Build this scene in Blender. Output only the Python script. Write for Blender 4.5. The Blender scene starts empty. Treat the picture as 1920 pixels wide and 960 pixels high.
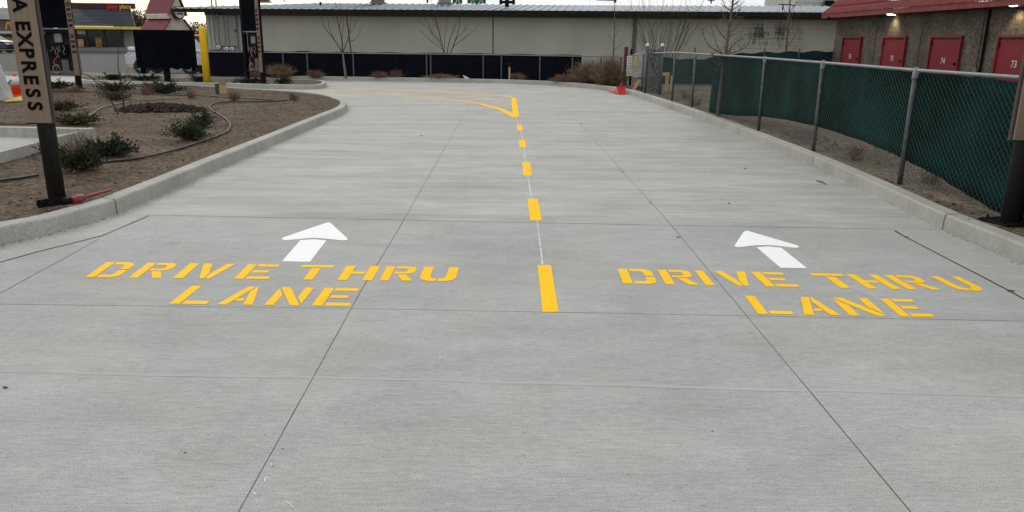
import bpy, math, random
from mathutils import Vector, Matrix
R = random.Random(7)
rad = math.radians
C = bpy.context.scene.collection
SC = bpy.context.scene

# ------------------------------------------------------------------ camera
H = 1.7; F = 1450.0
PITCH, YAW, ROLL = rad(15.60), rad(0.618), rad(-0.6)
_cy, _sy, _cp, _sp = math.cos(YAW), math.sin(YAW), math.cos(PITCH), math.sin(PITCH)
FWD = Vector((_sy*_cp, _cy*_cp, -_sp)); _r0 = Vector((_cy, -_sy, 0)); _d0 = FWD.cross(_r0)
RIGHT = _r0*math.cos(ROLL) + _d0*math.sin(ROLL); DOWN = -_r0*math.sin(ROLL) + _d0*math.cos(ROLL)
EYE = Vector((0, 0, H))
cd = bpy.data.cameras.new('camera'); cam = bpy.data.objects.new('camera', cd); C.objects.link(cam)
cd.sensor_width = 36; cd.lens = 36*F/1920; cd.clip_end = 3000; cd.clip_start = .05
m = Matrix.Identity(4)
for i in range(3):
    m[i][0] = RIGHT[i]; m[i][1] = -DOWN[i]; m[i][2] = -FWD[i]; m[i][3] = EYE[i]
cam.matrix_world = m
SC.camera = cam

# ------------------------------------------------------------------ world, sun, exposure
SUN_AZ, SUN_EL = rad(-28), rad(30)
w = bpy.data.worlds.new('World'); SC.world = w; w.use_nodes = True
nt = w.node_tree; N = nt.nodes; L = nt.links; N.clear()
out = N.new('ShaderNodeOutputWorld'); bg = N.new('ShaderNodeBackground'); bg.inputs[1].default_value = .1
sky = N.new('ShaderNodeTexSky'); sky.sky_type = 'NISHITA'; sky.sun_disc = False
sky.sun_elevation = SUN_EL; sky.sun_rotation = SUN_AZ; sky.dust_density = 3
tc = N.new('ShaderNodeTexCoord')
mp = N.new('ShaderNodeMapping'); mp.inputs['Scale'].default_value = (1, 1, 5)
nz = N.new('ShaderNodeTexNoise'); nz.inputs['Scale'].default_value = 5; nz.inputs['Detail'].default_value = 8; nz.inputs['Roughness'].default_value = .6
L.new(tc.outputs['Generated'], mp.inputs[0]); L.new(mp.outputs[0], nz.inputs[0])
cr = N.new('ShaderNodeValToRGB')
cr.color_ramp.elements[0].position = .36; cr.color_ramp.elements[0].color = (.60, .64, .72, 1)
cr.color_ramp.elements[1].position = .60; cr.color_ramp.elements[1].color = (1, 1, 1, 1)
L.new(nz.outputs[0], cr.inputs[0])
# warm brightening of the cloud round the hidden sun
dp = N.new('ShaderNodeVectorMath'); dp.operation = 'DOT_PRODUCT'
gd = Vector((math.sin(rad(-23)), math.cos(rad(-23)), .06)).normalized(); dp.inputs[1].default_value = gd
L.new(tc.outputs['Generated'], dp.inputs[0])
mr = N.new('ShaderNodeMapRange'); mr.inputs[1].default_value = .955; mr.inputs[2].default_value = 1
L.new(dp.outputs['Value'], mr.inputs[0])
warm = N.new('ShaderNodeMix'); warm.data_type = 'RGBA'
warm.inputs[6].default_value = (10.3, 10.2, 9.9, 1); warm.inputs[7].default_value = (15.0, 13.4, 9.9, 1)
L.new(mr.outputs[0], warm.inputs[0])
mul = N.new('ShaderNodeMix'); mul.data_type = 'RGBA'; mul.blend_type = 'MULTIPLY'; mul.inputs[0].default_value = 1
L.new(warm.outputs[2], mul.inputs[6]); L.new(cr.outputs[0], mul.inputs[7])
mx = N.new('ShaderNodeMix'); mx.data_type = 'RGBA'; mx.inputs[0].default_value = .92
L.new(sky.outputs[0], mx.inputs[6]); L.new(mul.outputs[2], mx.inputs[7])
L.new(mx.outputs[2], bg.inputs[0]); L.new(bg.outputs[0], out.inputs[0])
sl = bpy.data.lights.new('sun', 'SUN'); sl.energy = .6; sl.angle = rad(16); sl.color = (1, .94, .85)
so = bpy.data.objects.new('sun', sl); C.objects.link(so)
sd = Vector((math.sin(SUN_AZ)*math.cos(SUN_EL), math.cos(SUN_AZ)*math.cos(SUN_EL), math.sin(SUN_EL)))
so.rotation_euler = sd.to_track_quat('Z', 'Y').to_euler()
SC.view_settings.view_transform = 'Standard'; SC.view_settings.look = 'None'
SC.view_settings.exposure = 0.27; SC.view_settings.gamma = 1
SC.cycles.max_bounces = 6

# ------------------------------------------------------------------ measuring: a picture point as a place in the world
def ray(px, py):
    return FWD + RIGHT*((px-960)/F) + DOWN*((py-480)/F)
def G(px, py, z=0.0):            # on the level plane at height z
    d = ray(px, py); return EYE + d*((z-H)/d.z)
def V(px, py, Y):                # on the upright plane at distance Y
    d = ray(px, py); return EYE + d*(Y/d.y)
def VX(px, py, X):
    d = ray(px, py); return EYE + d*(X/d.x)
def PL(px, py, A, n):            # on the plane through A with normal n
    d = ray(px, py); return EYE + d*((A-EYE).dot(n)/d.dot(n))

# ------------------------------------------------------------------ materials
def mat(name, col, rough=.8, var=.15, scale=8, bump=0, bscale=60, metal=0, spec=.3, stretch=(1, 1, 1), col2=None, emit=None, detail=5, f0=.35, f1=.65):
    M = bpy.data.materials.new(name); M.use_nodes = True; t = M.node_tree; n = t.nodes; l = t.links
    b = n['Principled BSDF']; b.inputs['Roughness'].default_value = rough; b.inputs['Metallic'].default_value = metal
    b.inputs['Specular IOR Level'].default_value = spec
    c = n.new('ShaderNodeTexCoord'); q = n.new('ShaderNodeMapping'); q.inputs['Scale'].default_value = stretch
    l.new(c.outputs['Object'], q.inputs[0])
    z = n.new('ShaderNodeTexNoise'); z.inputs['Scale'].default_value = scale; z.inputs['Detail'].default_value = detail
    l.new(q.outputs[0], z.inputs[0])
    r = n.new('ShaderNodeValToRGB'); e = r.color_ramp.elements
    e[0].position = f0; e[1].position = f1
    c2 = col2 or [min(1, x*(1+var)) for x in col]
    c1 = [x*(1-var) for x in col] if col2 is None else col
    e[0].color = (*c1, 1); e[1].color = (*c2, 1)
    l.new(z.outputs[0], r.inputs[0]); l.new(r.outputs[0], b.inputs['Base Color'])
    if bump:
        z2 = n.new('ShaderNodeTexNoise'); z2.inputs['Scale'].default_value = bscale; z2.inputs['Detail'].default_value = 4
        l.new(q.outputs[0], z2.inputs[0])
        bn = n.new('ShaderNodeBump'); bn.inputs['Strength'].default_value = bump; bn.inputs['Distance'].default_value = .01
        l.new(z2.outputs[0], bn.inputs['Height']); l.new(bn.outputs[0], b.inputs['Normal'])
    if emit:
        b.inputs['Emission Color'].default_value = (*emit[0], 1); b.inputs['Emission Strength'].default_value = emit[1]
    return M

def concrete(name, a, b_, streak=.35, fine=.25, blot=.3, speck=True, tint=(1.0, 1.0, 1.0)):
    """broomed concrete: cross-lane trowel bands, cloudy blotches, fine grain, small pits"""
    M = bpy.data.materials.new(name); M.use_nodes = True; t = M.node_tree; n = t.nodes; l = t.links
    P = n['Principled BSDF']; P.inputs['Roughness'].default_value = .82; P.inputs['Specular IOR Level'].default_value = .25
    c = n.new('ShaderNodeTexCoord')
    def noise(sc, stretch, det=6, rough=.55, dist=0):
        q = n.new('ShaderNodeMapping'); q.inputs['Scale'].default_value = stretch; q.inputs['Rotation'].default_value = (0, 0, rad(.8))
        l.new(c.outputs['Object'], q.inputs[0])
        z = n.new('ShaderNodeTexNoise'); z.inputs['Scale'].default_value = sc; z.inputs['Detail'].default_value = det
        z.inputs['Roughness'].default_value = rough; z.inputs['Distortion'].default_value = dist
        l.new(q.outputs[0], z.inputs[0]); return z.outputs[0]
    def rng(s, lo, hi, a0, a1):
        r = n.new('ShaderNodeMapRange'); r.inputs[1].default_value = lo; r.inputs[2].default_value = hi
        r.inputs[3].default_value = a0; r.inputs[4].default_value = a1; l.new(s, r.inputs[0]); return r.outputs[0]
    def mth(op, x, y):
        k = n.new('ShaderNodeMath'); k.operation = op
        for i, s in enumerate((x, y)):
            if isinstance(s, (int, float)): k.inputs[i].default_value = s
            else: l.new(s, k.inputs[i])
        return k.outputs[0]
    band = noise(1.0, (.34, 2.6, 1), 6, .62, .5)
    band2 = noise(1.0, (1.6, 11, 1), 5, .65, .4)
    broom = noise(1.0, (5, 95, 1), 3, .6)
    blo = noise(.7, (1, 1.3, 1), 6, .6, .6)
    blo2 = noise(3.4, (.6, 1.3, 1), 6, .65, .3)
    grain = noise(170, (1, 1, 1), 2, .6)
    v = rng(band, .3, .7, 1-streak*.42, 1+streak*.42)
    v = mth('MULTIPLY', v, rng(band2, .3, .7, 1-streak*.30, 1+streak*.30))
    v = mth('MULTIPLY', v, rng(broom, .3, .7, 1-fine*.26, 1+fine*.26))
    v = mth('MULTIPLY', v, rng(blo, .3, .7, 1-blot*.32, 1+blot*.32))
    v = mth('MULTIPLY', v, rng(blo2, .3, .7, 1-blot*.2, 1+blot*.2))
    v = mth('MULTIPLY', v, rng(grain, .3, .7, 1-fine*.75, 1+fine*.75))
    v = mth('MULTIPLY', v, rng(noise(38, (.5, 1.4, 1), 4, .7), .3, .7, 1-fine*.32, 1+fine*.32))
    if speck:
        s = noise(26, (1, 1.6, 1), 3, .7)
        v = mth('MULTIPLY', v, rng(s, .645, .70, 1, .60))
        s2 = noise(5.0, (1, 2.2, 1), 5, .75, 1.0)
        v = mth('MULTIPLY', v, rng(s2, .635, .70, 1, .87))
        s3 = noise(4.0, (.5, 3.4, 1), 5, .7, 1.2)
        v = mth('MULTIPLY', v, rng(s3, .64, .72, 1, 1.13))
    if speck:
        vo = n.new('ShaderNodeTexVoronoi'); vo.feature = 'DISTANCE_TO_EDGE'; vo.inputs['Scale'].default_value = .33
        wq = n.new('ShaderNodeVectorMath'); wq.operation = 'ADD'; wn = n.new('ShaderNodeTexNoise'); wn.inputs['Scale'].default_value = 1.6; wn.inputs['Detail'].default_value = 6
        l.new(c.outputs['Object'], wn.inputs[0]); l.new(wn.outputs['Color'], wq.inputs[0]); l.new(c.outputs['Object'], wq.inputs[1]); l.new(wq.outputs[0], vo.inputs[0])
        ck = rng(vo.outputs['Distance'], 0, .0035, 1, 0); gate = rng(noise(.55, (1, 1, 1), 3, .6), .56, .63, 0, .20)
        v = mth('MULTIPLY', v, mth('SUBTRACT', 1.0, mth('MULTIPLY', ck, gate)))
        v = mth('MULTIPLY', v, rng(noise(1.7, (1.3, .8, 1), 7, .7, 1.5), .60, .74, 1, .90))     # damp patches
        v = mth('MULTIPLY', v, rng(noise(2.3, (.7, 2.0, 1), 7, .72, 2.2), .60, .72, 1, 1.09))   # pale scuffs
        v = mth('MULTIPLY', v, rng(noise(.9, (5.5, .22, 1), 5, .6, .3), .55, .72, 1, .955))     # faint tyre tracks along the lanes
    mixc = n.new('ShaderNodeMix'); mixc.data_type = 'RGBA'
    hue = noise(.75, (.9, 1, 1), 6, .62, 1.2)
    l.new(rng(hue, .38, .62, 0, 1), mixc.inputs[0])
    mixc.inputs[6].default_value = (*a, 1); mixc.inputs[7].default_value = (*b_, 1)
    sc = n.new('ShaderNodeVectorMath'); sc.operation = 'SCALE'
    l.new(mixc.outputs[2], sc.inputs[0]); l.new(v, sc.inputs['Scale']); l.new(sc.outputs[0], P.inputs['Base Color'])
    bn = n.new('ShaderNodeBump'); bn.inputs['Strength'].default_value = .35; bn.inputs['Distance'].default_value = .004
    l.new(mth('ADD', broom, grain), bn.inputs['Height']); l.new(bn.outputs[0], P.inputs['Normal'])
    return M

def pebble_mat(name, cols, scale=22):
    M = bpy.data.materials.new(name); M.use_nodes = True; t = M.node_tree; n = t.nodes; l = t.links
    P = n['Principled BSDF']; P.inputs['Roughness'].default_value = .9; P.inputs['Specular IOR Level'].default_value = .2
    c = n.new('ShaderNodeTexCoord'); v = n.new('ShaderNodeTexVoronoi'); v.inputs['Scale'].default_value = scale
    l.new(c.outputs['Object'], v.inputs[0])
    s = n.new('ShaderNodeSeparateColor'); l.new(v.outputs['Color'], s.inputs[0])
    r = n.new('ShaderNodeValToRGB'); r.color_ramp.elements[0].color = (*cols[0], 1); r.color_ramp.elements[1].color = (*cols[-1], 1)
    for k in range(1, len(cols)-1):
        e = r.color_ramp.elements.new(k/(len(cols)-1)); e.color = (*cols[k], 1)
    l.new(s.outputs[0], r.inputs[0])
    z = n.new('ShaderNodeTexNoise'); z.inputs['Scale'].default_value = 1.3; z.inputs['Detail'].default_value = 8; z.inputs['Roughness'].default_value = .65; l.new(c.outputs['Object'], z.inputs[0])
    mr = n.new('ShaderNodeMapRange'); mr.inputs[1].default_value = .3; mr.inputs[2].default_value = .7; mr.inputs[3].default_value = .58; mr.inputs[4].default_value = 1.38
    l.new(z.outputs[0], mr.inputs[0])
    sc = n.new('ShaderNodeVectorMath'); sc.operation = 'SCALE'; l.new(r.outputs[0], sc.inputs[0]); l.new(mr.outputs[0], sc.inputs['Scale'])
    l.new(sc.outputs[0], P.inputs['Base Color'])
    bn = n.new('ShaderNodeBump'); bn.inputs['Strength'].default_value = .7; bn.inputs['Distance'].default_value = .01; bn.invert = True
    l.new(v.outputs['Distance'], bn.inputs['Height']); l.new(bn.outputs[0], P.inputs['Normal'])
    return M

M = {}
M['slab_near'] = concrete('slab_near', (.342, .356, .350), (.358, .354, .330), .09, .40, .32)
M['slab_far'] = concrete('slab_far', (.384, .382, .350), (.364, .370, .350), .36, .30, .28)
M['gutter'] = concrete('gutter', (.375, .375, .345), (.35, .35, .33), .12, .25, .3)
M['kerb'] = concrete('kerb', (.37, .37, .34), (.335, .328, .295), .04, .40, .35)
M['joint'] = mat('joint', (.075, .073, .068), .9, .3, 30)
M['pale_streak'] = mat('pale_streak', (.385, .39, .375), .9, .05, 3)
M['yellow_paint'] = mat('yellow_paint', (.95, .545, .010), .7, .05, 25, .25, 150, spec=.1, f0=.3, f1=.7)
M['yellow_worn'] = mat('yellow_worn', (.62, .46, .22), .7, col2=(.80, .50, .10), scale=4, f0=.3, f1=.7)
M['white_paint'] = mat('white_paint', (.84, .86, .86), .7, .03, 25, .2, 150)
M['chalk'] = mat('chalk', (.42, .42, .41), .9, col2=(.68, .68, .67), scale=14)
M['soil'] = pebble_mat('soil', [(.018, .010, .005), (.088, .057, .034), (.045, .028, .016), (.150, .105, .065), (.028, .017, .010)], 24)
M['gravel_ground'] = pebble_mat('gravel_ground', [(.035, .028, .019), (.125, .100, .070), (.08, .064, .044), (.19, .155, .11), (.055, .044, .031)], 34)
M['dark_soil'] = mat('dark_soil', (.028, .017, .012), .95, .4, 14, .9, 40)
M['stone'] = mat('stone', (.038, .027, .019), .9, col2=(.17, .132, .096), scale=60, f0=.4, f1=.6)
M['asphalt'] = mat('asphalt', (.065, .065, .066), .9, .18, 2, .3, 90)
M['ground'] = mat('ground', (.10, .085, .062), .95, .25, .4)
M['black_metal'] = mat('black_metal', (.007, .006, .007), .7, .25, 12, .1, 80, spec=.08)
M['charcoal_post'] = mat('charcoal_post', (.020, .017, .018), .65, .3, 40, .35, 130, spec=.25)
M['tan_board'] = mat('tan_board', (.215, .160, .118), .75, .08, 2, .15, 40, stretch=(14, 14, .8), spec=.15)
M['board_edge'] = mat('board_edge', (.05, .04, .036), .6, .2)
M['letter_dark'] = mat('letter_dark', (.006, .004, .004), .8, .1, spec=.05)
M['galv'] = mat('galv', (.19, .20, .205), .55, .15, 14, metal=.4, spec=.5)
M['galv_dark'] = mat('galv_dark', (.085, .09, .098), .6, .25, 14, metal=.3, spec=.4)
M['wire'] = mat('wire', (.035, .06, .055), .6, .15, 6)
M['wire_far'] = mat('wire_far', (.018, .021, .028), .6, .15, 6)
M['wire_grey'] = mat('wire_grey', (.09, .09, .09), .6, .15, 6)
M['green_screen'] = mat('green_screen', (.0024, .022, .0205), .9, .5, 1.1, .4, 9, spec=.05)
M['green_screen2'] = mat('green_screen2', (.004, .030, .026), .85, .3, 1.5, .3, 9)
M['navy_screen'] = mat('navy_screen', (.0028, .0034, .008), .9, .3, 2, .3, 8, spec=.03)
def stucco_wall(name, col, spots):
    Mt = mat(name, col, .92, .07, .8, .3, 70, detail=6); t = Mt.node_tree; n = t.nodes; l = t.links; P = n['Principled BSDF']
    src = P.inputs['Base Color'].links[0].from_socket
    c = [q for q in n if q.type == 'TEX_COORD'][0]; acc = None
    for ce, rx, rz_, k in spots:
        su = n.new('ShaderNodeVectorMath'); su.operation = 'SUBTRACT'; l.new(c.outputs['Object'], su.inputs[0]); su.inputs[1].default_value = ce
        mu = n.new('ShaderNodeVectorMath'); mu.operation = 'MULTIPLY'; l.new(su.outputs[0], mu.inputs[0]); mu.inputs[1].default_value = (1/rx, 0, 1/rz_)
        le = n.new('ShaderNodeVectorMath'); le.operation = 'LENGTH'; l.new(mu.outputs[0], le.inputs[0])
        mr = n.new('ShaderNodeMapRange'); mr.inputs[1].default_value = .1; mr.inputs[2].default_value = 1.15; mr.inputs[3].default_value = k; mr.inputs[4].default_value = 0
        l.new(le.outputs['Value'], mr.inputs[0])
        if acc is None: acc = mr.outputs[0]
        else:
            mx_ = n.new('ShaderNodeMath'); mx_.operation = 'MAXIMUM'; l.new(acc, mx_.inputs[0]); l.new(mr.outputs[0], mx_.inputs[1]); acc = mx_.outputs[0]
    q = n.new('ShaderNodeMapping'); q.inputs['Scale'].default_value = (1.6, 1.6, .34); l.new(c.outputs['Object'], q.inputs[0])
    z = n.new('ShaderNodeTexNoise'); z.inputs['Scale'].default_value = 7; z.inputs['Detail'].default_value = 7; z.inputs['Roughness'].default_value = .75; l.new(q.outputs[0], z.inputs[0])
    br = n.new('ShaderNodeTexNoise'); br.inputs['Scale'].default_value = 1; br.inputs['Detail'].default_value = 3
    q2 = n.new('ShaderNodeMapping'); q2.inputs['Scale'].default_value = (.6, .6, 14); l.new(c.outputs['Object'], q2.inputs[0]); l.new(q2.outputs[0], br.inputs[0])
    a = n.new('ShaderNodeMath'); a.operation = 'ADD'; l.new(z.outputs[0], a.inputs[0]); l.new(acc, a.inputs[1])
    a2 = n.new('ShaderNodeMath'); a2.operation = 'MULTIPLY_ADD'; l.new(br.outputs[0], a2.inputs[0]); a2.inputs[1].default_value = .35; l.new(a.outputs[0], a2.inputs[2])
    f = n.new('ShaderNodeMapRange'); f.inputs[1].default_value = .98; f.inputs[2].default_value = 1.16; l.new(a2.outputs[0], f.inputs[0])
    m_ = n.new('ShaderNodeMix'); m_.data_type = 'RGBA'; l.new(f.outputs[0], m_.inputs[0]); l.new(src, m_.inputs[6]); m_.inputs[7].default_value = (.05, .048, .042, 1)
    l.new(m_.outputs[2], P.inputs['Base Color']); M[name] = Mt
M['stucco_side'] = mat('stucco_side', (.24, .24, .205), .9, .10, .8, .3, 70)
M['dark_trim'] = mat('dark_trim', (.045, .042, .038), .8, .2)
M['fascia_shade'] = mat('fascia_shade', (.016, .015, .014), .8, .2, spec=.1)  # near-black: soffit shadow painted into the fascia colour
M['brown_trim'] = mat('brown_trim', (.115, .105, .085), .8, .12)
M['roof_metal'] = mat('roof_metal', (.27, .31, .34), .45, .12, 1.5, metal=.35)
M['stain'] = mat('stain', (.045, .045, .04), .9, .3, 3)
M['red_tile'] = mat('red_tile', (.17, .026, .022), .6, .22, 5, .2, 30)
M['red_paint'] = mat('red_paint', (.165, .013, .022), .6, .08, 4, spec=.2)
M['red_roof'] = mat('red_roof', (.15, .020, .025), .5, .12, 3)
M['cream'] = mat('cream', (.50, .45, .37), .8, .07, 3)
M['aggregate'] = pebble_mat('aggregate', [(.045, .040, .033), (.11, .096, .076), (.078, .067, .052), (.16, .14, .11), (.058, .050, .040)], 26)
M['lamp'] = mat('lamp', (.9, .9, .9), .5, emit=((1, .96, .86), 6))
M['white_plain'] = mat('white_plain', (.62, .63, .64), .6, .08, 5)
M['white_dull'] = mat('white_dull', (.42, .42, .42), .8, .15, 5, .2, 30)
M['grey_wall'] = mat('grey_wall', (.21, .215, .20), .8, .12, .8)
M['louver'] = mat('louver', (.115, .125, .145), .5, .15, .5, metal=.2)
M['brick_brown'] = mat('brick_brown', (.16, .11, .085), .8, .15, 1)
M['yellow_band'] = mat('yellow_band', (.62, .47, .05), .6, .05)
M['bollard_yellow'] = mat('bollard_yellow', (.80, .50, .008), .55, .07, 3, .25, 60)
M['maroon'] = mat('maroon', (.05, .012, .016), .6, .1)
M['red_sign'] = mat('red_sign', (.16, .008, .012), .5, .05)
M['gold'] = mat('gold', (.62, .38, .06), .5, .05)
M['glass_dark'] = mat('glass_dark', (.010, .013, .018), .12, .3, .7, spec=.3)
M['green_sign'] = mat('green_sign', (.01, .11, .065), .5, .08)
M['car_white'] = mat('car_white', (.50, .51, .52), .3, .04, spec=.6)
M['car_dark'] = mat('car_dark', (.012, .014, .035), .25, .1, spec=.7)
M['rubber'] = mat('rubber', (.015, .015, .016), .8, .2)
M['bark'] = mat('bark', (.12, .085, .068), .9, .3, 12, .6, 50)
M['bark_pale'] = mat('bark_pale', (.17, .14, .12), .9, .3, 12, .4, 50)
M['twig'] = mat('twig', (.045, .032, .027), .9, .3, 9)
M['juniper'] = mat('juniper', (.013, .024, .011), .9, col2=(.042, .058, .026), scale=9)
M['juniper_olive'] = mat('juniper_olive', (.04, .042, .016), .9, col2=(.10, .095, .036), scale=9)
M['tan_brush'] = mat('tan_brush', (.10, .070, .045), .95, col2=(.22, .15, .095), scale=5)
M['red_brush'] = mat('red_brush', (.10, .06, .042), .95, col2=(.2, .11, .075), scale=5)
M['far_leaf'] = mat('far_leaf', (.05, .052, .028), .9, col2=(.11, .105, .06), scale=1)
M['hose'] = mat('hose', (.028, .026, .025), .55, .2, 5)
M['hose_tan'] = mat('hose_tan', (.15, .125, .10), .6, .3, 3)
M['orange'] = mat('orange', (.75, .055, .02), .5, .05)
M['red_plastic'] = mat('red_plastic', (.62, .022, .016), .4, .06)
M['dark_red'] = mat('dark_red', (.17, .012, .018), .45, .1)
M['bristle'] = mat('bristle', (.008, .009, .010), .9, .3, 40)
M['wood_tan'] = mat('wood_tan', (.50, .33, .18), .8, .15, 4)
M['wood_yellow'] = mat('wood_yellow', (.40, .25, .10), .8, .2, 4)
M['cardboard'] = mat('cardboard', (.40, .29, .19), .85, .06, 4)
M['green_box'] = mat('green_box', (.022, .06, .032), .6, .15, 6)
M['rust'] = mat('rust', (.10, .035, .03), .8, .3, 6)
M['plastic_black'] = mat('plastic_black', (.0035, .005, .007), .8, .3, 3, .2, 6, spec=.02)
M['cavity'] = mat('cavity', (.012, .011, .011), .7, .4, 5)
M['grey_plate'] = mat('grey_plate', (.11, .11, .105), .6, .25, 5)
M['cable_white'] = mat('cable_white', (.26, .26, .26), .5, .1)
M['cable_orange'] = mat('cable_orange', (.45, .10, .03), .5, .1)
M['yellow_pad'] = mat('yellow_pad', (.42, .34, .05), .8, .25, 8)
M['siding'] = mat('siding', (.42, .43, .41), .8, .1, 2)
M['grey_box'] = mat('grey_box', (.20, .205, .20), .6, .15, 5)
M['poster_red'] = mat('poster_red', (.30, .03, .03), .6, col2=(.45, .32, .2), scale=1.2)
M['poster_gold'] = mat('poster_gold', (.35, .25, .05), .6, col2=(.10, .05, .02), scale=1.5)

# ------------------------------------------------------------------ mesh builder
class MB:
    def __init__(s): s.v = []; s.f = []; s.mi = []; s.m = 0
    def poly(s, pts):
        b = len(s.v); s.v += [tuple(p) for p in pts]; s.f.append(tuple(range(b, b+len(pts)))); s.mi.append(s.m)
    def raw(s, vs, fs):
        b = len(s.v); s.v += [tuple(p) for p in vs]
        for f in fs: s.f.append(tuple(b+i for i in f)); s.mi.append(s.m)
    def box(s, c, size, rz=0, ax=None):
        c = Vector(c); hx, hy, hz = [k/2 for k in size]
        if ax: X, Y, Z = ax
        else: X = Vector((math.cos(rz), math.sin(rz), 0)); Y = Vector((-math.sin(rz), math.cos(rz), 0)); Z = Vector((0, 0, 1))
        vs = [c + X*(hx*a) + Y*(hy*b) + Z*(hz*d) for d in (-1, 1) for b in (-1, 1) for a in (-1, 1)]
        s.raw(vs, [(0, 2, 3, 1), (4, 5, 7, 6), (0, 1, 5, 4), (2, 6, 7, 3), (0, 4, 6, 2), (1, 3, 7, 5)])
    def bevbox(s, c, size, b=.02, rz=0):      # box with chamfered edges all round
        hx, hy, hz = [k/2 for k in size]; c = Vector(c); rings = []
        for z, k in ((-hz, b), (-hz+b, 0), (hz-b, 0), (hz, b)):
            x, y = hx-k, hy-k; q = min(b, .9*min(x, y))
            rings.append([(x, -y+q, z), (x, y-q, z), (x-q, y, z), (-x+q, y, z), (-x, y-q, z), (-x, -y+q, z), (-x+q, -y, z), (x-q, -y, z)])
        Rz = Matrix.Rotation(rz, 3, 'Z')
        vs = [c + Rz @ Vector(p) for r in rings for p in r]
        fs = [tuple(range(7, -1, -1)), tuple(range(24, 32))]
        for k in range(3):
            for i in range(8): j = (i+1) % 8; fs.append((k*8+i, k*8+j, k*8+8+j, k*8+8+i))
        s.raw(vs, fs)
    def prism(s, pts, z0, z1):
        n = len(pts); vs = [(p[0], p[1], z0) for p in pts] + [(p[0], p[1], z1) for p in pts]
        fs = [tuple(range(n-1, -1, -1)), tuple(range(n, 2*n))] + [(i, (i+1) % n, n+(i+1) % n, n+i) for i in range(n)]
        s.raw(vs, fs)
    def extrude(s, pts, vec):                # closed outline of 3D points pushed along vec
        n = len(pts); vec = Vector(vec); vs = [Vector(p) for p in pts] + [Vector(p)+vec for p in pts]
        fs = [tuple(range(n-1, -1, -1)), tuple(range(n, 2*n))] + [(i, (i+1) % n, n+(i+1) % n, n+i) for i in range(n)]
        s.raw(vs, fs)
    def tube(s, pts, r, n=6, caps=True):
        pts = [Vector(p) for p in pts]; k = len(pts)
        rs = r if isinstance(r, (list, tuple)) else [r]*k
        vs = []; up = None
        for i, p in enumerate(pts):
            d = (pts[min(i+1, k-1)] - pts[max(i-1, 0)])
            if d.length < 1e-9: d = Vector((0, 0, 1))
            d.normalize()
            if up is None:
                up = Vector((0, 0, 1)) if abs(d.z) < .9 else Vector((1, 0, 0))
            u = up - d*up.dot(d)
            if u.length < 1e-6: u = d.orthogonal()
            u.normalize(); w_ = d.cross(u); up = u
            for j in range(n):
                a = 2*math.pi*j/n; vs.append(p + u*(rs[i]*math.cos(a)) + w_*(rs[i]*math.sin(a)))
        fs = [(i*n+j, i*n+(j+1) % n, (i+1)*n+(j+1) % n, (i+1)*n+j) for i in range(k-1) for j in range(n)]
        if caps and n > 2: fs += [tuple(range(n-1, -1, -1)), tuple(range((k-1)*n, k*n))]
        s.raw(vs, fs)
    def lathe(s, c, prof, n=20):
        vs = []; k = len(prof)
        for r, z in prof:
            for j in range(n): a = 2*math.pi*j/n; vs.append((c[0]+r*math.cos(a), c[1]+r*math.sin(a), c[2]+z))
        fs = [(i*n+j, i*n+(j+1) % n, (i+1)*n+(j+1) % n, (i+1)*n+j) for i in range(k-1) for j in range(n)]
        fs += [tuple(range(n-1, -1, -1)), tuple(range((k-1)*n, k*n))]
        s.raw(vs, fs)
    def build(s, name, mats, parent=None, origin=(0, 0, 0), smooth=False):
        me = bpy.data.meshes.new(name); o = Vector(origin)
        me.from_pydata([tuple(Vector(p)-o) for p in s.v], [], s.f); me.validate(); me.update()
        for q in (mats if isinstance(mats, (list, tuple)) else [mats]): me.materials.append(M[q])
        if len(me.polygons) == len(s.mi) and any(s.mi): me.polygons.foreach_set('material_index', s.mi)
        if smooth: me.polygons.foreach_set('use_smooth', [True]*len(me.polygons))
        ob = bpy.data.objects.new(name, me); C.objects.link(ob)
        if parent: ob.parent = parent
        else: ob.location = o
        return ob

def tag(o, label, cat, group=None):
    o['label'] = label; o['category'] = cat
    if group: o['group'] = group
    return o
def thing(name, label, cat, loc, group=None, rz=0):
    o = bpy.data.objects.new(name, None); C.objects.link(o); o.location = loc; o.rotation_euler.z = rz
    return tag(o, label, cat, group)
def structure(o, kind='structure'): o['kind'] = kind; return o
def text_mesh(name, s, size, mtl, Mx, parent=None, bold=0, ext=.002, sx=1, align='CENTER', origin=(0, 0, 0)):
    cu = bpy.data.curves.new(name, 'FONT'); cu.body = s; cu.size = size; cu.extrude = ext; cu.offset = bold
    cu.align_x = align; cu.align_y = 'CENTER'; cu.resolution_u = 3
    tmp = bpy.data.objects.new('tmp', cu); C.objects.link(tmp)
    bpy.context.view_layer.update()
    me = bpy.data.meshes.new_from_object(tmp.evaluated_get(bpy.context.evaluated_depsgraph_get()))
    bpy.data.objects.remove(tmp)
    me.transform(Matrix.Translation(-Vector(origin)) @ Mx @ Matrix.Diagonal((sx, 1, 1, 1))); me.materials.clear(); me.materials.append(M[mtl])
    ob = bpy.data.objects.new(name, me); C.objects.link(ob)
    if parent: ob.parent = parent
    return ob
def frame(o, X, Y):
    X = Vector(X).normalized(); Y = Vector(Y).normalized(); Z = X.cross(Y)
    m = Matrix.Identity(4)
    for i in range(3): m[i][0] = X[i]; m[i][1] = Y[i]; m[i][2] = Z[i]; m[i][3] = o[i]
    return m
def copy_tree(o, parent=None):
    kids = [k for k in bpy.data.objects if k.parent == o]
    c = o.copy(); C.objects.link(c)
    if parent: c.parent = parent
    for k in kids: copy_tree(k, c)
    return c
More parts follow.
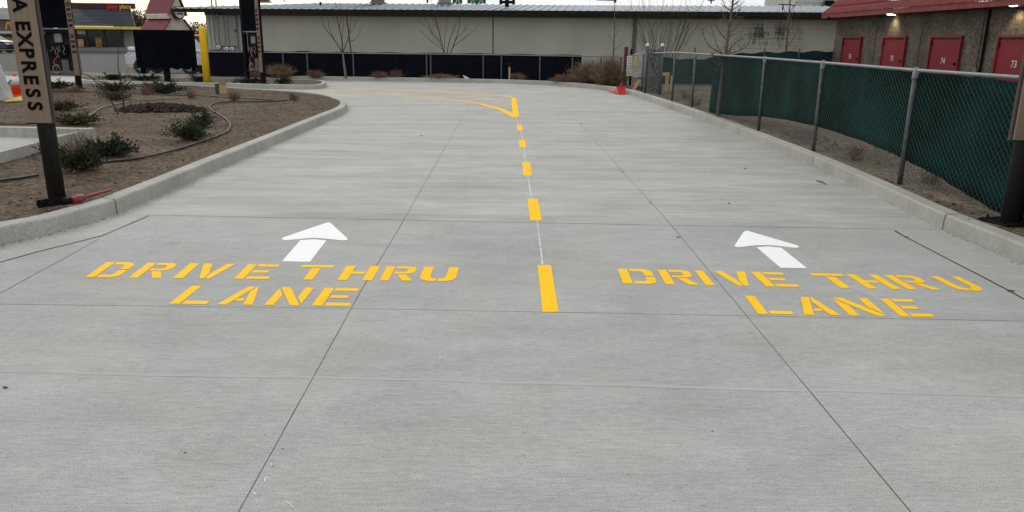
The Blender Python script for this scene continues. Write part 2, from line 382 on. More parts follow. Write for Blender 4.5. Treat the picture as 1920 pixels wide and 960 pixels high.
def inside(p, poly):
    c = False; n = len(poly); x, y = p[0], p[1]
    for i in range(n):
        a, b = poly[i], poly[i-1]
        if (a[1] > y) != (b[1] > y) and x < (b[0]-a[0])*(y-a[1])/(b[1]-a[1]) + a[0]: c = not c
    return c
def smooth_path(pts, n=6):          # Catmull-Rom
    pts = [Vector(p) for p in pts]; o = []
    for i in range(len(pts)-1):
        p0 = pts[max(i-1, 0)]; p1 = pts[i]; p2 = pts[i+1]; p3 = pts[min(i+2, len(pts)-1)]
        for k in range(n):
            t = k/n; o.append(.5*((2*p1)+(p2-p0)*t+(2*p0-5*p1+4*p2-p3)*t*t+(3*p1-p0-3*p2+p3)*t**3))
    o.append(pts[-1]); return o
def sweep(mb, path, side, prof, closed=False):      # path of base points; profile (outward offset, z)
    path = [Vector((p[0], p[1], 0)) for p in path]; k = len(path); n = len(prof); vs = []
    for i, p in enumerate(path):
        a = path[(i-1) % k] if closed or i > 0 else p; b = path[(i+1) % k] if closed or i < k-1 else p
        d = (b-a).normalized(); nrm = Vector((-d.y, d.x, 0))*side
        for off, z in prof: vs.append(p + nrm*off + Vector((0, 0, z)))
    fs = []
    for i in range(k if closed else k-1):
        j = (i+1) % k
        for q in range(n-1): fs.append((i*n+q, j*n+q, j*n+q+1, i*n+q+1))
    if not closed: fs += [tuple(range(n)), tuple(range((k-1)*n, k*n))]
    mb.raw(vs, fs)
KERB = [(0, -.02), (.007, .134), (.012, .145), (.022, .152), (.158, .156), (.166, .150), (.168, .02)]

# ------------------------------------------------------------------ SETTING: ground, slabs, kerbs, beds
g = MB(); g.poly([(-700, -300, -.06), (700, -300, -.06), (700, 1200, -.06), (-700, 1200, -.06)])
structure(g.build('ground', 'ground'))

T1a, T1b = G(220, 402), G(1765, 431)
def t1(x): k = (T1b.y-T1a.y)/(T1b.x-T1a.x); return T1a.y + k*(x-T1a.x)
XL, XR = -70, 9
g = MB(); g.poly([(XL, -8, 0), (XR, -8, 0), (XR, t1(XR), 0), (XL, t1(XL), 0)])
structure(g.build('driveway_near_slab', 'slab_near'))
g = MB(); g.poly([(XL, t1(XL), 0), (XR, t1(XR), 0), (XR, 36, 0), (XL, 36, 0)])
structure(g.build('driveway_far_slab', 'slab_far'))

left_kerb = [(-420, 590), (-200, 521), (0, 460), (105, 437), (220, 402), (320, 358), (400, 322), (480, 287), (560, 251.5), (610, 229), (640, 216), (649, 209), (651, 203), (645, 197), (620, 188.5), (585, 183), (542, 179.5), (438, 172.5), (376, 168.5), (300, 165.5), (200, 163.5), (100, 162), (0, 161), (-150, 160)]
LK = [G(*p) for p in left_kerb]
LKs = smooth_path(LK[:5], 4)[:-1] + LK[4:8] + smooth_path(LK[8:18], 4) + LK[18:]
right_kerb = [(2150, 640), (2040, 566), (1920, 497), (1767, 431), (1640, 368), (1522, 312), (1400, 260), (1301, 220), (1240, 198), (1203, 185), (1170, 175.5), (1126, 168.5), (1080, 163.5), (1039, 160.5), (960, 156.8), (820, 153.6), (640, 150.8), (500, 148.6), (240, 145), (0, 141.5), (-150, 139.5)]
RK = [G(*p) for p in right_kerb]
RKs = smooth_path(RK[:15], 4)[:-1] + RK[14:]
g = MB(); sweep(g, LKs, 1, KERB); structure(g.build('kerb_planting_bed', 'kerb', smooth=False))
g = MB(); sweep(g, RKs, -1, KERB); structure(g.build('kerb_outer', 'kerb'))
island = [(155, 158), (230, 161), (380, 163.5), (480, 166), (560, 168), (600, 167), (613, 162), (600, 157.5), (540, 155.2), (400, 153), (230, 150.5), (155, 149.5), (140, 153.5)]
IS = [G(*p) for p in island]
ISs = smooth_path(IS + [IS[0]], 3)[:-1]
g = MB(); sweep(g, ISs, 1, KERB, True); structure(g.build('kerb_island', 'kerb'))

def inset(path, side, d):
    o = []
    for i, p in enumerate(path):
        a = path[max(i-1, 0)]; b = path[min(i+1, len(path)-1)]; q = (b-a).normalized(); o.append(Vector((p.x-q.y*side*d, p.y+q.x*side*d, 0)))
    return o
from mathutils import noise as mn
def ground_grid(poly, x0, x1, y0, y1, cell, z, amp, name, mtl):
    mb = MB(); idx = {}; nx = int((x1-x0)/cell); ny = int((y1-y0)/cell)
    def vid(i, j):
        if (i, j) not in idx:
            x, y = x0+i*cell, y0+j*cell; h = mn.noise(Vector((x*1.1, y*1.1, 3)))*amp + mn.noise(Vector((x*5, y*5, 9)))*amp*.55
            idx[(i, j)] = len(mb.v); mb.v.append((x, y, z+h))
        return idx[(i, j)]
    for i in range(nx):
        for j in range(ny):
            if inside((x0+(i+.5)*cell, y0+(j+.5)*cell), poly):
                mb.f.append((vid(i, j), vid(i+1, j), vid(i+1, j+1), vid(i, j+1))); mb.mi.append(0)
    return mb.build(name, mtl, smooth=True)
bed_poly = inset(LKs, 1, .085)
bed_poly = [(p.x, p.y) for p in bed_poly] + [(-40, 27), (-40, 4)]
xs = [p[0] for p in bed_poly]; ys = [p[1] for p in bed_poly]
structure(ground_grid(bed_poly, -24, -2, 5, 27, .09, .125, .022, 'soil_bed', 'soil'))
g = MB(); g.poly([(-24, 9, .10), (-24, 26, .10), (-60, 27, .10), (-60, 3, .10)]); structure(g.build('soil_far_left', 'soil'))
isl_poly = [(p.x, p.y) for p in [IS[i]*1 for i in range(len(IS))]]
cx = sum(p[0] for p in isl_poly)/len(isl_poly); cyy = sum(p[1] for p in isl_poly)/len(isl_poly)
# island soil inside the kerb ring
ip = []
for i, p in enumerate(ISs):
    a = ISs[i-1]; b = ISs[(i+1) % len(ISs)]; q = (b-a).normalized(); ip.append((p.x-q.y*.10, p.y+q.x*.10, .132))
g = MB(); g.poly(ip); structure(g.build('soil_island', 'soil'))
# strip of dirt outside the right and far kerb
rp = [(p.x, p.y) for p in inset(RKs, -1, .085)]
strip_poly = rp + [(-60, 46), (60, 46), (60, 0)]
structure(ground_grid(strip_poly, 3.2, 9.5, 2.6, 33.5, .10, .128, .02, 'dirt_strip', 'gravel_ground'))
rq = [(p.x, p.y, .105) for p in inset(RKs, -1, .10)]
k0 = max(i for i, p in enumerate(rq) if p[1] < 3.2)if any(p[1] < 3.2 for p in rq) else 0
g = MB(); g.poly(rq[k0:] + [(-90, 60, .105), (90, 60, .105), (90, 3, .105)]); structure(g.build('dirt_yard', 'gravel_ground'))
g = MB(); g.poly([(-120, 35.2, .112), (-14.6, 35.2, .112), (-19, 60, .112), (-19, 120, .112), (-120, 120, .112)]); structure(g.build('parking_lot', 'asphalt'))
g = MB(); g.poly([(-120, 60, .118), (-24, 60, .118), (-24, 62.5, .118), (-120, 62.5, .118)]); structure(g.build('verge', 'far_leaf'))

# joints, gutters
gut = MB()
gl = [(279, 403.3), (192, 441), (130, 457), (72, 471), (0, 491), (-150, 532), (-420, 612)]
gut.poly([tuple(G(*p, .004)) for p in gl] + [tuple(Vector((p.x, p.y, .004))) for p in [G(-420, 590), G(-200, 521), G(0, 460), G(105, 437), G(220, 402)]])
gr_ = [(1677, 429.5), (1700, 445), (1793, 493), (1897, 547), (1920, 560), (2150, 690)]
gut.poly([tuple(G(*p, .004)) for p in reversed(gr_)] + [tuple(G(*p, .004)) for p in [(1765, 431), (1920, 497), (2040, 566), (2150, 640)][:1]] + [tuple(G(*p, .004)) for p in [(1920, 497), (2040, 566), (2150, 640)]])
structure(gut.build('gutter_pan', 'gutter'))
def strip(mb, px, width, z, wob=0, sub=1):
    P = [G(*p, z) for p in px]
    Q = []
    for i in range(len(P)-1):
        n_ = max(1, int((P[i+1]-P[i]).length/.25)) if wob else 1
        for k in range(n_):
            q = P[i].lerp(P[i+1], k/n_); d = (P[i+1]-P[i]).normalized()
            Q.append(q + Vector((-d.y, d.x, 0))*R.uniform(-wob, wob)*(0 if k == 0 else 1))
    Q.append(P[-1]); L_ = []; Rr = []
    for i, p in enumerate(Q):
        d = (Q[min(i+1, len(Q)-1)]-Q[max(i-1, 0)]).normalized(); nn = Vector((-d.y, d.x, 0)); ww = width*(1+(R.uniform(-.25, .35) if wob else 0))
        L_.append(p+nn*ww/2); Rr.append(p-nn*ww/2)
    for i in range(len(Q)-1): mb.poly([L_[i], Rr[i], Rr[i+1], L_[i+1]])
def vp_ext(a, b, py):      # continue a line of the picture to row py
    t = (py-a[1])/(b[1]-a[1]); return (a[0]+(b[0]-a[0])*t, py)
jn = MB()
strip(jn, [(390, 1062), (447, 960), (675, 548), (741, 440), (880, 197), (884, 190)], .0040, .0012, .0012)
strip(jn, [(1790, 1060), (1708, 960), (1400, 592), (1257, 420), (1062, 205)], .0040, .0012, .0012)
strip(jn, [(220, 402), (745, 412.5), (1257, 422.5), (1765, 431)], .009, .0008, .002)
strip(jn, [(0, 570), (660, 578), (1400, 592), (1920, 602), (2100, 605)], .0036, .0008, .002)
strip(jn, [(0, 491), (72, 471), (130, 457), (192, 441), (279, 405)], .008, .0052, .003)
strip(jn, [(0, 550), (60, 517), (125, 482), (187, 447)], .006, .0008, .001)
strip(jn, [(1677, 432), (1700, 445), (1793, 493), (1897, 547), (1920, 560), (2000, 604)], .010, .0052, .004)
structure(jn.build('slab_joints', 'joint'))
pj = MB()
for px, py, r in [(1166, 322, .03), (1219, 378, .022), (1271, 444, .022), (1897, 545, .035), (1700, 444, .03)]:
    c = G(px, py, .006); pj.poly([(c.x+r*math.cos(a)*R.uniform(.5, 1.1), c.y+r*math.sin(a)*R.uniform(.4, .9), c.z) for a in [i*math.pi/4 for i in range(8)]])
structure(pj.build('joint_chips', 'joint'))
ps = MB(); strip(ps, [(-40, 695.5), (640, 709), (1280, 726), (1980, 744)], .026, .0010, .010)
structure(ps.build('trowel_line', 'pale_streak'))
# kerb joints: fine grooves, thin dark plates a hair proud of the kerb
kj = MB()
def kerb_joint(pb, pt, back):
    b = G(*pb); d = (Vector((back[0], back[1], 0))).normalized(); al = Vector((-d.y, d.x, 0))*.005
    pr = [(-.003, .003), (.0045, .135), (.0095, .1475), (.021, .1548), (.158, .1588)]
    for (o0, z0), (o1, z1) in zip(pr, pr[1:]):
        p0 = b+d*o0+Vector((0, 0, z0)); p1 = b+d*o1+Vector((0, 0, z1)); kj.poly([p0-al, p0+al, p1+al, p1-al])
kerb_joint((220, 402), None, (-1, .25)); kerb_joint((1766.5, 431), None, (1, -.02)); kerb_joint((1522, 312.3), None, (1, 0)); kerb_joint((1301, 220.3), None, (1, .05))
kerb_joint((430, 308.5), None, (-1, .02))
structure(kj.build('kerb_joints', 'joint'))

# ------------------------------------------------------------------ painted markings
def paint(polys, z=.0022): 
    mb = MB()
    for p in polys: mb.poly([G(*q, z) for q in p])
    return mb
dash = [([(1008, 497), (1033, 497), (1047.5, 584.5), (1017.5, 585)], 'largest nearest yellow dash of the centre line between the two lane legends'),
        ([(989, 372.6), (1008, 372.4), (1016, 413), (994, 413)], 'yellow centre dash just beyond the dark cross joint, second from the camera'),
        ([(979, 304), (994, 304), (997.4, 329.4), (981.6, 329.5)], 'middle one of the five yellow centre dashes'),
        ([(972.6, 262.4), (985, 262.4), (987, 276.8), (974.4, 276.9)], 'small yellow centre dash, second nearest to the hatched triangle'),
        ([(968.7, 233.7), (978.3, 233.7), (980.7, 244.6), (970.5, 244.7)], 'smallest yellow dash right below the tip of the hatched triangle')]
for q, lb in dash:
    c = sum((G(*p) for p in q), Vector())/4
    tag(paint([q]).build('painted_dash', 'yellow_paint', origin=(c.x, c.y, 0)), lb, 'road marking', 'yellow dashes of the centre line')
cl = MB()
for a, b in [((967.5, 219), (972, 233.5)), ((976, 245), (980, 262)), ((982, 277), (985.5, 303.8)), ((990, 330), (997, 372)), ((1007.5, 413.5), (1017, 496.5))]:
    strip(cl, [a, b], .014, .0017, .003)
tag(cl.build('chalk_line', 'chalk'), 'thin white chalk guide line running between the yellow centre dashes', 'road marking')
ck = MB()
for pts in ([(507, 868), (511, 874), (514, 871), (520, 869)], [(502, 888), (510, 888)], [(497, 903), (497, 896), (503, 895)], [(474, 922), (481, 928)], [(536, 939), (543, 944), (550, 953)], [(827, 668), (822, 674), (836, 672)], [(806, 684), (814, 681)]):
    strip(ck, pts, .006, .0018, .002)
tag(ck.build('chalk_marks', 'chalk'), 'faint white surveyor chalk scribbles beside the left lengthwise joint', 'chalk marks')
gm = MB()
low = [(967.5, 219.5), (941, 205.5), (900, 194.2), (857, 188.3), (810, 183.6), (759, 180), (707, 176.6), (660, 174.8), (600, 172.6)]
upp = [(962, 183.2), (941, 179.6), (904, 177), (866, 174.8), (829, 172.4), (772, 170.2), (716, 168), (660, 165.4), (600, 163.2)]
strip(gm, low[:3], .17, .0022); strip(gm, low[2:4], .125, .0022)
structure_mat = gm
gm.poly([G(*p, .0042) for p in [(958.5, 183), (968, 183.5), (974, 219.5), (961.5, 217)]])
gm.m = 1
strip(gm, low[3:], .11, .0022); strip(gm, upp, .17, .0022); strip(gm, upp[:4], .12, .0030)
for a, b in [((941, 204.5), (961, 204)), ((924, 199.6), (960.5, 196.2)), ((905, 194.8), (960, 190)), ((866, 189), (959, 186)), ((820, 184.4), (940, 180)), ((780, 181), (904, 177.2)), ((740, 178.5), (866, 175)), ((700, 176.2), (829, 172.4)), ((660, 174.4), (785, 170.5)), ((620, 173), (735, 168.8))]:
    strip(gm, [a, b], .11, .0036)
tag(gm.build('hatched_gore', ['yellow_paint', 'yellow_worn']), 'yellow hatched triangle painted where the two lanes split at the far bend', 'road marking')

def catm(p, n=5):
    k = len(p); o = []
    for i in range(k):
        p0, p1, p2, p3 = [Vector((*p[(i+d) % k], 0)) for d in (-1, 0, 1, 2)]
        for s in range(n):
            t = s/n; q = .5*((2*p1)+(p2-p0)*t+(2*p0-5*p1+4*p2-p3)*t*t+(3*p1-p0-3*p2+p3)*t**3); o.append((q.x, q.y))
    return o
a1 = [(616.5, 416.8), (619.5, 417.6), (650.5, 446), (652.4, 448.2), (650, 450.3), (640, 450.6), (622, 448.6), (600, 446.6), (590, 446), (572, 447), (545, 449.6), (533, 450.2), (528.4, 448.2), (530, 445.4), (612, 417.4)]
s1 = [(563, 450.2), (590, 448.6), (612, 450.6), (581.5, 490.8), (528.5, 490)]
a2 = [(1399, 432.6), (1402.5, 432.8), (1494.5, 459.8), (1498.6, 462.4), (1495, 464.8), (1482, 463.8), (1455, 460.6), (1437, 459.6), (1415, 460), (1394, 462.6), (1382, 463.4), (1377, 461.6), (1378, 459), (1394, 435)]
s2 = [(1418.5, 463.6), (1440, 461.9), (1465, 464.4), (1513.6, 503), (1463.5, 502)]
for q, lb in (([a1, s1], 'white straight-ahead arrow painted on the left lane'), ([a2, s2], 'white straight-ahead arrow painted on the right lane')):
    c = G(*q[1][0]); tag(paint(q).build('painted_arrow', 'white_paint', origin=(c.x, c.y, 0)), lb, 'road marking', 'white lane arrows')

BAR = [(0, 0), (.28, 0), (.28, 1), (0, 1)]
GL = {
 'D': [BAR, [(.34, 1), (.76, 1), (.93, .93), (1, .80), (1, .53), (.73, .53), (.73, .72), (.66, .83), (.34, .83)], [(.34, 0), (.34, .17), (.66, .17), (.73, .28), (.73, .47), (1, .47), (1, .2), (.93, .07), (.76, 0)]],
 'R': [BAR, [(.34, 1), (.8, 1), (.95, .94), (1, .84), (1, .64), (.92, .52), (.78, .47), (.34, .47), (.34, .60), (.68, .60), (.74, .66), (.74, .78), (.68, .84), (.34, .84)], [(.46, .43), (.74, .43), (1.03, 0), (.72, 0)]],
 'I': [[(0, 0), (1, 0), (1, 1), (0, 1)]],
 'V': [[(0, 1), (.28, 1), (.50, .30), (.50, 0), (.36, 0)], [(.73, 1), (1, 1), (.67, 0), (.535, 0), (.535, .33)]],
 'E': [BAR, [(.34, .83), (1, .83), (1, 1), (.34, 1)], [(.34, .42), (.84, .42), (.84, .58), (.34, .58)], [(.34, 0), (1.02, 0), (1.02, .17), (.34, .17)]],
 'T': [[(0, .83), (1, .83), (1, 1), (0, 1)], [(.36, 0), (.64, 0), (.64, .78), (.36, .78)]],
 'H': [[(0, 0), (.28, 0), (.28, .41), (.66, .41), (.66, .58), (.28, .58), (.28, 1), (0, 1)], [(.72, 0), (1, 0), (1, 1), (.72, 1)]],
 'U': [[(0, 1), (.28, 1), (.28, .32), (.36, .19), (.475, .18), (.475, 0), (.26, 0), (.08, .08), (0, .24)], [(1, 1), (.72, 1), (.72, .32), (.64, .19), (.525, .18), (.525, 0), (.74, 0), (.92, .08), (1, .24)]],
 'L': [BAR, [(.34, 0), (1, 0), (1, .18), (.34, .18)]],
 'A': [[(0, 0), (.27, 0), (.60, 1), (.36, 1)], [(.39, .2), (.62, .2), (.62, .34), (.43, .34)], [(.73, 0), (1, 0), (.68, 1), (.63, 1), (.56, .74)]],
 'N': [[(0, 0), (.26, 0), (.26, .56), (0, .93)], [(.02, 1), (.30, 1), (.99, 0), (.72, 0)], [(.75, 1), (1, 1), (1, .09), (.75, .45)]]}
def stencil(root, letters, x0, x1, bl, br, tl, tr):
    mb = MB(); last = None
    BL, BR, TL, TR = [G(*p, .0022) for p in (bl, br, tl, tr)]
    for ch, a, b in letters:
        if last is not None and a-last > 85: mb.build('word', 'yellow_paint', root, root.location); mb = MB()
        last = b
        for pg in GL[ch]:
            q = []
            for u, v in pg:
                s = (a+(b-a)*u-x0)/(x1-x0); q.append(BL.lerp(BR, s).lerp(TL.lerp(TR, s), v))
            # orient upward
            nrm = sum((q[i-1].cross(q[i]) for i in range(len(q))), Vector())
            mb.poly(q if nrm.z > 0 else q[::-1])
    mb.build('word', 'yellow_paint', root, root.location)
lg = thing('lane_legend', 'yellow stencilled DRIVE THRU LANE lettering on the left lane', 'road marking', G(500, 550), 'painted lane legends')
stencil(lg, [('D', 50, 208), ('R', 262, 420), ('I', 477, 526), ('V', 547, 711), ('E', 775, 938), ('T', 1053, 1216), ('H', 1278, 1447), ('R', 1483, 1638), ('U', 1672, 1849)], 50, 1849, (159.3, 519.6), (852.5, 527.4), (200.5, 491.2), (861, 501))
stencil(lg, [('L', 458, 640), ('A', 690, 866), ('N', 922, 1096), ('E', 1152, 1333)], 458, 1333, (316.5, 569.5), (654, 573.8), (360, 535.6), (674, 540.6))
lg = thing('lane_legend', 'yellow stencilled DRIVE THRU LANE lettering on the right lane', 'road marking', G(1500, 560), 'painted lane legends')
stencil(lg, [('D', 445, 588), ('R', 618, 752), ('I', 780, 816), ('V', 862, 997), ('E', 1022, 1155), ('T', 1272, 1411), ('H', 1408+22, 1552+8), ('R', 1580+8, 1722), ('U', 1786, 1905)], 445, 1925, (1168.6, 531.3), (1862.5, 545.8), (1157.8, 503.6), (1806.7, 519.1))
stencil(lg, [('L', 985, 1130), ('A', 1170, 1315), ('N', 1352, 1503), ('E', 1556, 1690)], 985, 1690, (1421.8, 588.4), (1752.3, 594.2), (1396.5, 554.4), (1709, 561))

# ------------------------------------------------------------------ plants
def juniper(loc, rx, ry, rz, label, mtl='juniper', n=130, group='low evergreen shrubs in the planting beds', k=13, name='juniper_shrub', cat='shrub'):
    mb = MB(); st = MB(); rr = random.Random(int(abs(loc[0]*997+loc[1]*131)*10))
    for i in range(n):
        a = rr.uniform(0, 2*math.pi); el = rr.uniform(.08, 1.25); ln = rr.uniform(.4, 1.0)*(1+.35*math.sin(a*3+rx*9))*(1.35 if rr.random() < .08 else 1)
        tip = Vector((math.cos(a)*math.cos(el)*rx*ln*1.15, math.sin(a)*math.cos(el)*ry*ln*1.15, math.sin(el)*rz*ln+.04))
        base = Vector((tip.x*.1, tip.y*.1, 0)); mid = base.lerp(tip, .5)+Vector((0, 0, rz*.08))
        pts = [base, mid, tip]
        if i % 4 == 0: st.tube([Vector(loc)+p for p in pts], [.006, .004, .002], 3)
        for j in range(k):
            t = .25+.8*j/k; p = base.lerp(mid, t*2) if t < .5 else mid.lerp(tip, t*2-1)
            d = (tip-base).normalized()*.8 + Vector((rr.uniform(-.8, .8), rr.uniform(-.8, .8), rr.uniform(-.3, .9)))
            d.normalize(); s = rr.uniform(.035, .075)*max(.7, min(1.3, rx*2.2)); wv = d.orthogonal(); wv.rotate(Matrix.Rotation(rr.uniform(0, 6.28), 3, d)); wv *= s*.17
            p = p+Vector((rr.uniform(-1, 1), rr.uniform(-1, 1), rr.uniform(-.6, .6)))*.03
            q = Vector(loc)+p; mb.poly([q, q+d*s*.45+wv, q+d*s, q+d*s*.45-wv])
    root = thing(name, label, cat, loc, group)
    mb.build('foliage', mtl, root, loc); st.build('stems', 'bark', root, loc)
    return root
def brush(loc, rx, rz, n, label, mtl='tan_brush', group='dry bushes along the fences', up=.35, th=.0035, name='dry_bush'):
    mb = MB(); rr = random.Random(int(abs(loc[0]*777+loc[1]*31)*10))
    for i in range(n):
        a = rr.uniform(0, 6.283); el = rr.uniform(up, 1.5); ln = rr.uniform(.5, 1)
        d = Vector((math.cos(a)*math.cos(el)*rx, math.sin(a)*math.cos(el)*rx, math.sin(el)*rz))*ln
        p = Vector(loc)+Vector((rr.uniform(-.3, .3)*rx, rr.uniform(-.3, .3)*rx, 0)); pts = [p]
        for s in (.35, .7, 1): pts.append(p+d*s+Vector((rr.uniform(-1, 1), rr.uniform(-1, 1), rr.uniform(-.5, .5)))*rx*.12)
        mb.tube(pts, [th*1.6, th*1.3, th, th*.5], 3, False)
        for s in range(3):
            q = pts[rr.choice((1, 2))]; e = q+Vector((rr.uniform(-1, 1)*rx, rr.uniform(-1, 1)*rx, rr.uniform(0, 1)*rz))*.35
            mb.tube([q, e], [th*.9, th*.4], 3, False)
    return tag(mb.build(name, mtl, None, loc), label, 'bush', group)
def grow(mb, p, d, ln, r, depth, rr, spread=.5, up=.25, seg=4, kids=(2, 3), mini=.0022):
    pts = [p]; rs = [r]; q = p; dd = d.normalized()
    for i in range(seg):
        dd = (dd + Vector((rr.uniform(-1, 1), rr.uniform(-1, 1), rr.uniform(-.4, .6)))*.10 + Vector((0, 0, up*.3))).normalized()
        q = q+dd*ln/seg; pts.append(q); rs.append(max(mini, r*(1-.55*(i+1)/seg)))
    mb.tube(pts, rs, 5 if r > .012 else 3, False)
    if depth <= 0: return
    for k in range(rr.randint(*kids)):
        i = rr.randint(1, seg); b = pts[i]; a = rr.uniform(0, 6.283)
        side = Vector((math.cos(a), math.sin(a), rr.uniform(-.1, .5)))
        grow(mb, b, dd*(1-spread)+side*spread, ln*rr.uniform(.45, .75), rs[i]*.62, depth-1, rr, spread, up, seg, kids, mini)
def young_tree(loc, h, r, label, seed, first=.35, nb=14, blen=.9, mtl='bark', group='bare young trees', spread=.75, depth=2, kids=(2, 3), up=.45, lean=(0, 0)):
    rr = random.Random(seed); loc = Vector(loc); root = thing('bare_tree', label, 'tree', loc, group)
    t = MB(); pts = []; rs = []; n = 10
    for i in range(n+1):
        f = i/n; pts.append(loc+Vector((lean[0]*f+math.sin(f*5+seed)*.02*h/3, lean[1]*f+math.cos(f*4+seed)*.02, h*f))); rs.append(r*(1-.8*f)+.003)
    t.tube(pts, rs, 8); t.build('trunk', mtl, root, loc, True)
    c = MB()
    for k in range(nb):
        f = first+(1-first)*(k+.5)/nb; i = min(n-1, int(f*n)); p = pts[i].lerp(pts[i+1], f*n-i)
        a = k*2.4+rr.uniform(-.4, .4); d = Vector((math.cos(a), math.sin(a), rr.uniform(.05, .6)))*spread+Vector((0, 0, 1-spread))
        grow(c, p, d, blen*(1.15-f*.75)*rr.uniform(.7, 1.2), rs[i]*.42, depth, rr, .5, up, 4, kids)
    c.build('crown', mtl if mtl != 'bark_pale' else 'twig', root, loc)
    return root
def multi_stem(loc, h, w_, label, seed, n=9, group='bare multi-stem shrubs behind the fence', mtl='twig', depth=2):
    rr = random.Random(seed); loc = Vector(loc); mb = MB()
    for k in range(n):
        a = 2*math.pi*k/n+rr.uniform(-.3, .3); d = Vector((math.cos(a)*w_/h*.8, math.sin(a)*w_/h*.5, 1))
        grow(mb, loc+Vector((math.cos(a)*.06, math.sin(a)*.06, 0)), d, h*rr.uniform(.6, .9), .017, depth, rr, .38, .35, 5, (2, 4), .0035)
    return tag(mb.build('bare_shrub', mtl, None, loc), label, 'shrub', group)

zb = .13
J = [((150, 318), .46, .36, .34, 'dark spreading juniper right beside the base of the left sign pole', 'juniper', 230),
     ((207, 292), .50, .34, .26, 'wide low juniper just behind the pole juniper, where the drip hose ends', 'juniper', 200),
     ((356, 262), .40, .40, .38, 'tall dark juniper beside the loop of the drip hose', 'juniper', 230),
     ((378, 236), .36, .30, .30, 'juniper right of the dark soil pile, behind the hose-loop juniper', 'juniper', 150),
     ((143, 233), .60, .40, .22, 'low olive shrub behind the concrete slab corner', 'juniper_olive', 130),
     ((117, 206), .60, .40, .2, 'low olive shrub beside the lettered sign board', 'juniper_olive', 120),
     ((216, 187), .5, .4, .24, 'small yellowish shrub in front of the thin sapling', 'juniper_olive', 110),
     ((216, 172), .75, .5, .34, 'dark juniper at the bed edge left of the thin sapling', 'juniper', 130),
     ((108, 166), .6, .4, .3, 'dark low juniper between the legs of the left order kiosk', 'juniper', 100),
     ((308, 175), .72, .55, .40, 'dark jagged juniper in front of the wrapped menu board', 'juniper', 170)]
for (px, py), rx, ry, rz_, lb, mt, n_ in J:
    p = G(px, py, zb); juniper((p.x, p.y, zb-.01), rx*.84, ry*.8, rz_*.82, lb, mt, n_)
for (px, py), rx, rz_, lb in [((213, 149.5), .7, .22, 'leftmost dark shrub inside the island kerb'), ((273, 151), .85, .22, 'dark shrub on the island left of the menu board post'), ((373, 153.5), .5, .28, 'dark shrub on the island against the yellow bollard'), ((470, 156.2), .75, .22, 'dark shrub between the legs of the kiosk beyond the bollard'), ((531, 157), .55, .26, 'rightmost shrub on the rounded island tip')]:
    p = G(px, py, zb); juniper((p.x, p.y, zb-.01), rx*.85, .25, rz_*.85, lb, 'juniper', 90, 'low evergreen shrubs in the planting beds', 12)
for (px, py), rx, rz_, n_, lb in [((275, 177), .34, .34, 46, 'reddish dry twiggy plant left of the jagged juniper'), ((360, 184), .26, .3, 36, 'reddish dry twiggy plant in front of the far hose'), ((440, 189), .30, .34, 46, 'dry twiggy plant right of the cardboard box'), ((550, 188), .26, .26, 36, 'dry twiggy plant near the rounded tip of the bed'), ((140, 173), .45, .25, 50, 'dry twiggy plant at the foot of the left kiosk leg'), ((118, 262), .0, 0, 0, '')]:
    if n_: p = G(px, py, zb); brush((p.x, p.y, zb-.01), rx, rz_, n_, lb, 'red_brush', 'dry twiggy plants in the planting bed', .5, .004, 'dry_plant')
p = G(140, 300, zb); brush((p.x, p.y, zb-.01), .42, .42, 60, 'dry bare twigs standing behind the pole juniper', 'red_brush', 'dry twiggy plants in the planting bed', .7, .0022, 'dry_plant')

# stuff: stones and clods
def scatter(name, poly, n, x0, x1, y0, y1, z, smin, smax, mtl, seed):
    rr = random.Random(seed); mb = MB(); c = 0; tries = 0
    while c < n and tries < n*40:
        tries += 1
        y = y0*(y1/y0)**rr.random(); x = rr.uniform(x0, x1)
        if not inside((x, y), poly): continue
        c += 1; s = smin+(smax-smin)*rr.random()**4
        o = Vector((x, y, z)); k = [Vector((1, 0, 0)), Vector((0, 1, 0)), Vector((-1, 0, 0)), Vector((0, -1, 0)), Vector((0, 0, .7)), Vector((0, 0, -.5))]
        an = rr.uniform(0, 6.28); v = []
        for q in k:
            q = q*s*rr.uniform(.6, 1.3); q.rotate(Matrix.Rotation(an, 3, 'Z')); v.append(o+q+Vector((0, 0, s*.2)))
        mb.raw(v, [(0, 1, 4), (1, 2, 4), (2, 3, 4), (3, 0, 4), (1, 0, 5), (2, 1, 5), (3, 2, 5), (0, 3, 5)])
    return structure(mb.build(name, mtl), 'stuff')
o = scatter('soil_clods', bed_poly, 9000, -20, -2, 6, 26, zb, .005, .032, 'stone', 3); tag(o, 'loose stones and soil clods over the left planting bed', 'stones')
o = scatter('dirt_stones', strip_poly, 2400, 3.5, 8.5, 4.2, 27, zb, .006, .035, 'stone', 5); tag(o, 'loose stones over the dirt along the right fence', 'stones')
def litterstuff(name, poly, n, x0, x1, y0, y1, seed, lb):
    rr = random.Random(seed); mb = MB(); c = 0; t = 0
    while c < n and t < n*30:
        t += 1; y = y0*(y1/y0)**rr.random(); x = rr.uniform(x0, x1)
        if not inside((x, y), poly) or mn.noise(Vector((x*.8, y*.8, 5))) < -.05: continue
        c += 1; a = rr.uniform(0, 3.14); ln = rr.uniform(.015, .07); d = Vector((math.cos(a), math.sin(a), rr.uniform(-.1, .35)))*ln; q = Vector((x, y, zb+rr.uniform(.0, .015))); w_ = Vector((-math.sin(a), math.cos(a), 0))*rr.uniform(.0015, .009)
        mb.poly([q-w_, q+w_, q+d+w_*.4, q+d-w_*.4])
    o = structure(mb.build(name, 'litter_brown'), 'stuff'); tag(o, lb, 'litter')
M['litter_brown'] = mat('litter_brown', (.02, .013, .009), .95, col2=(.20, .15, .10), scale=30, f0=.42, f1=.6)
litterstuff('dry_litter', bed_poly, 5200, -20, -2, 6, 26, 8, 'dry leaf and bark litter over the left planting bed')
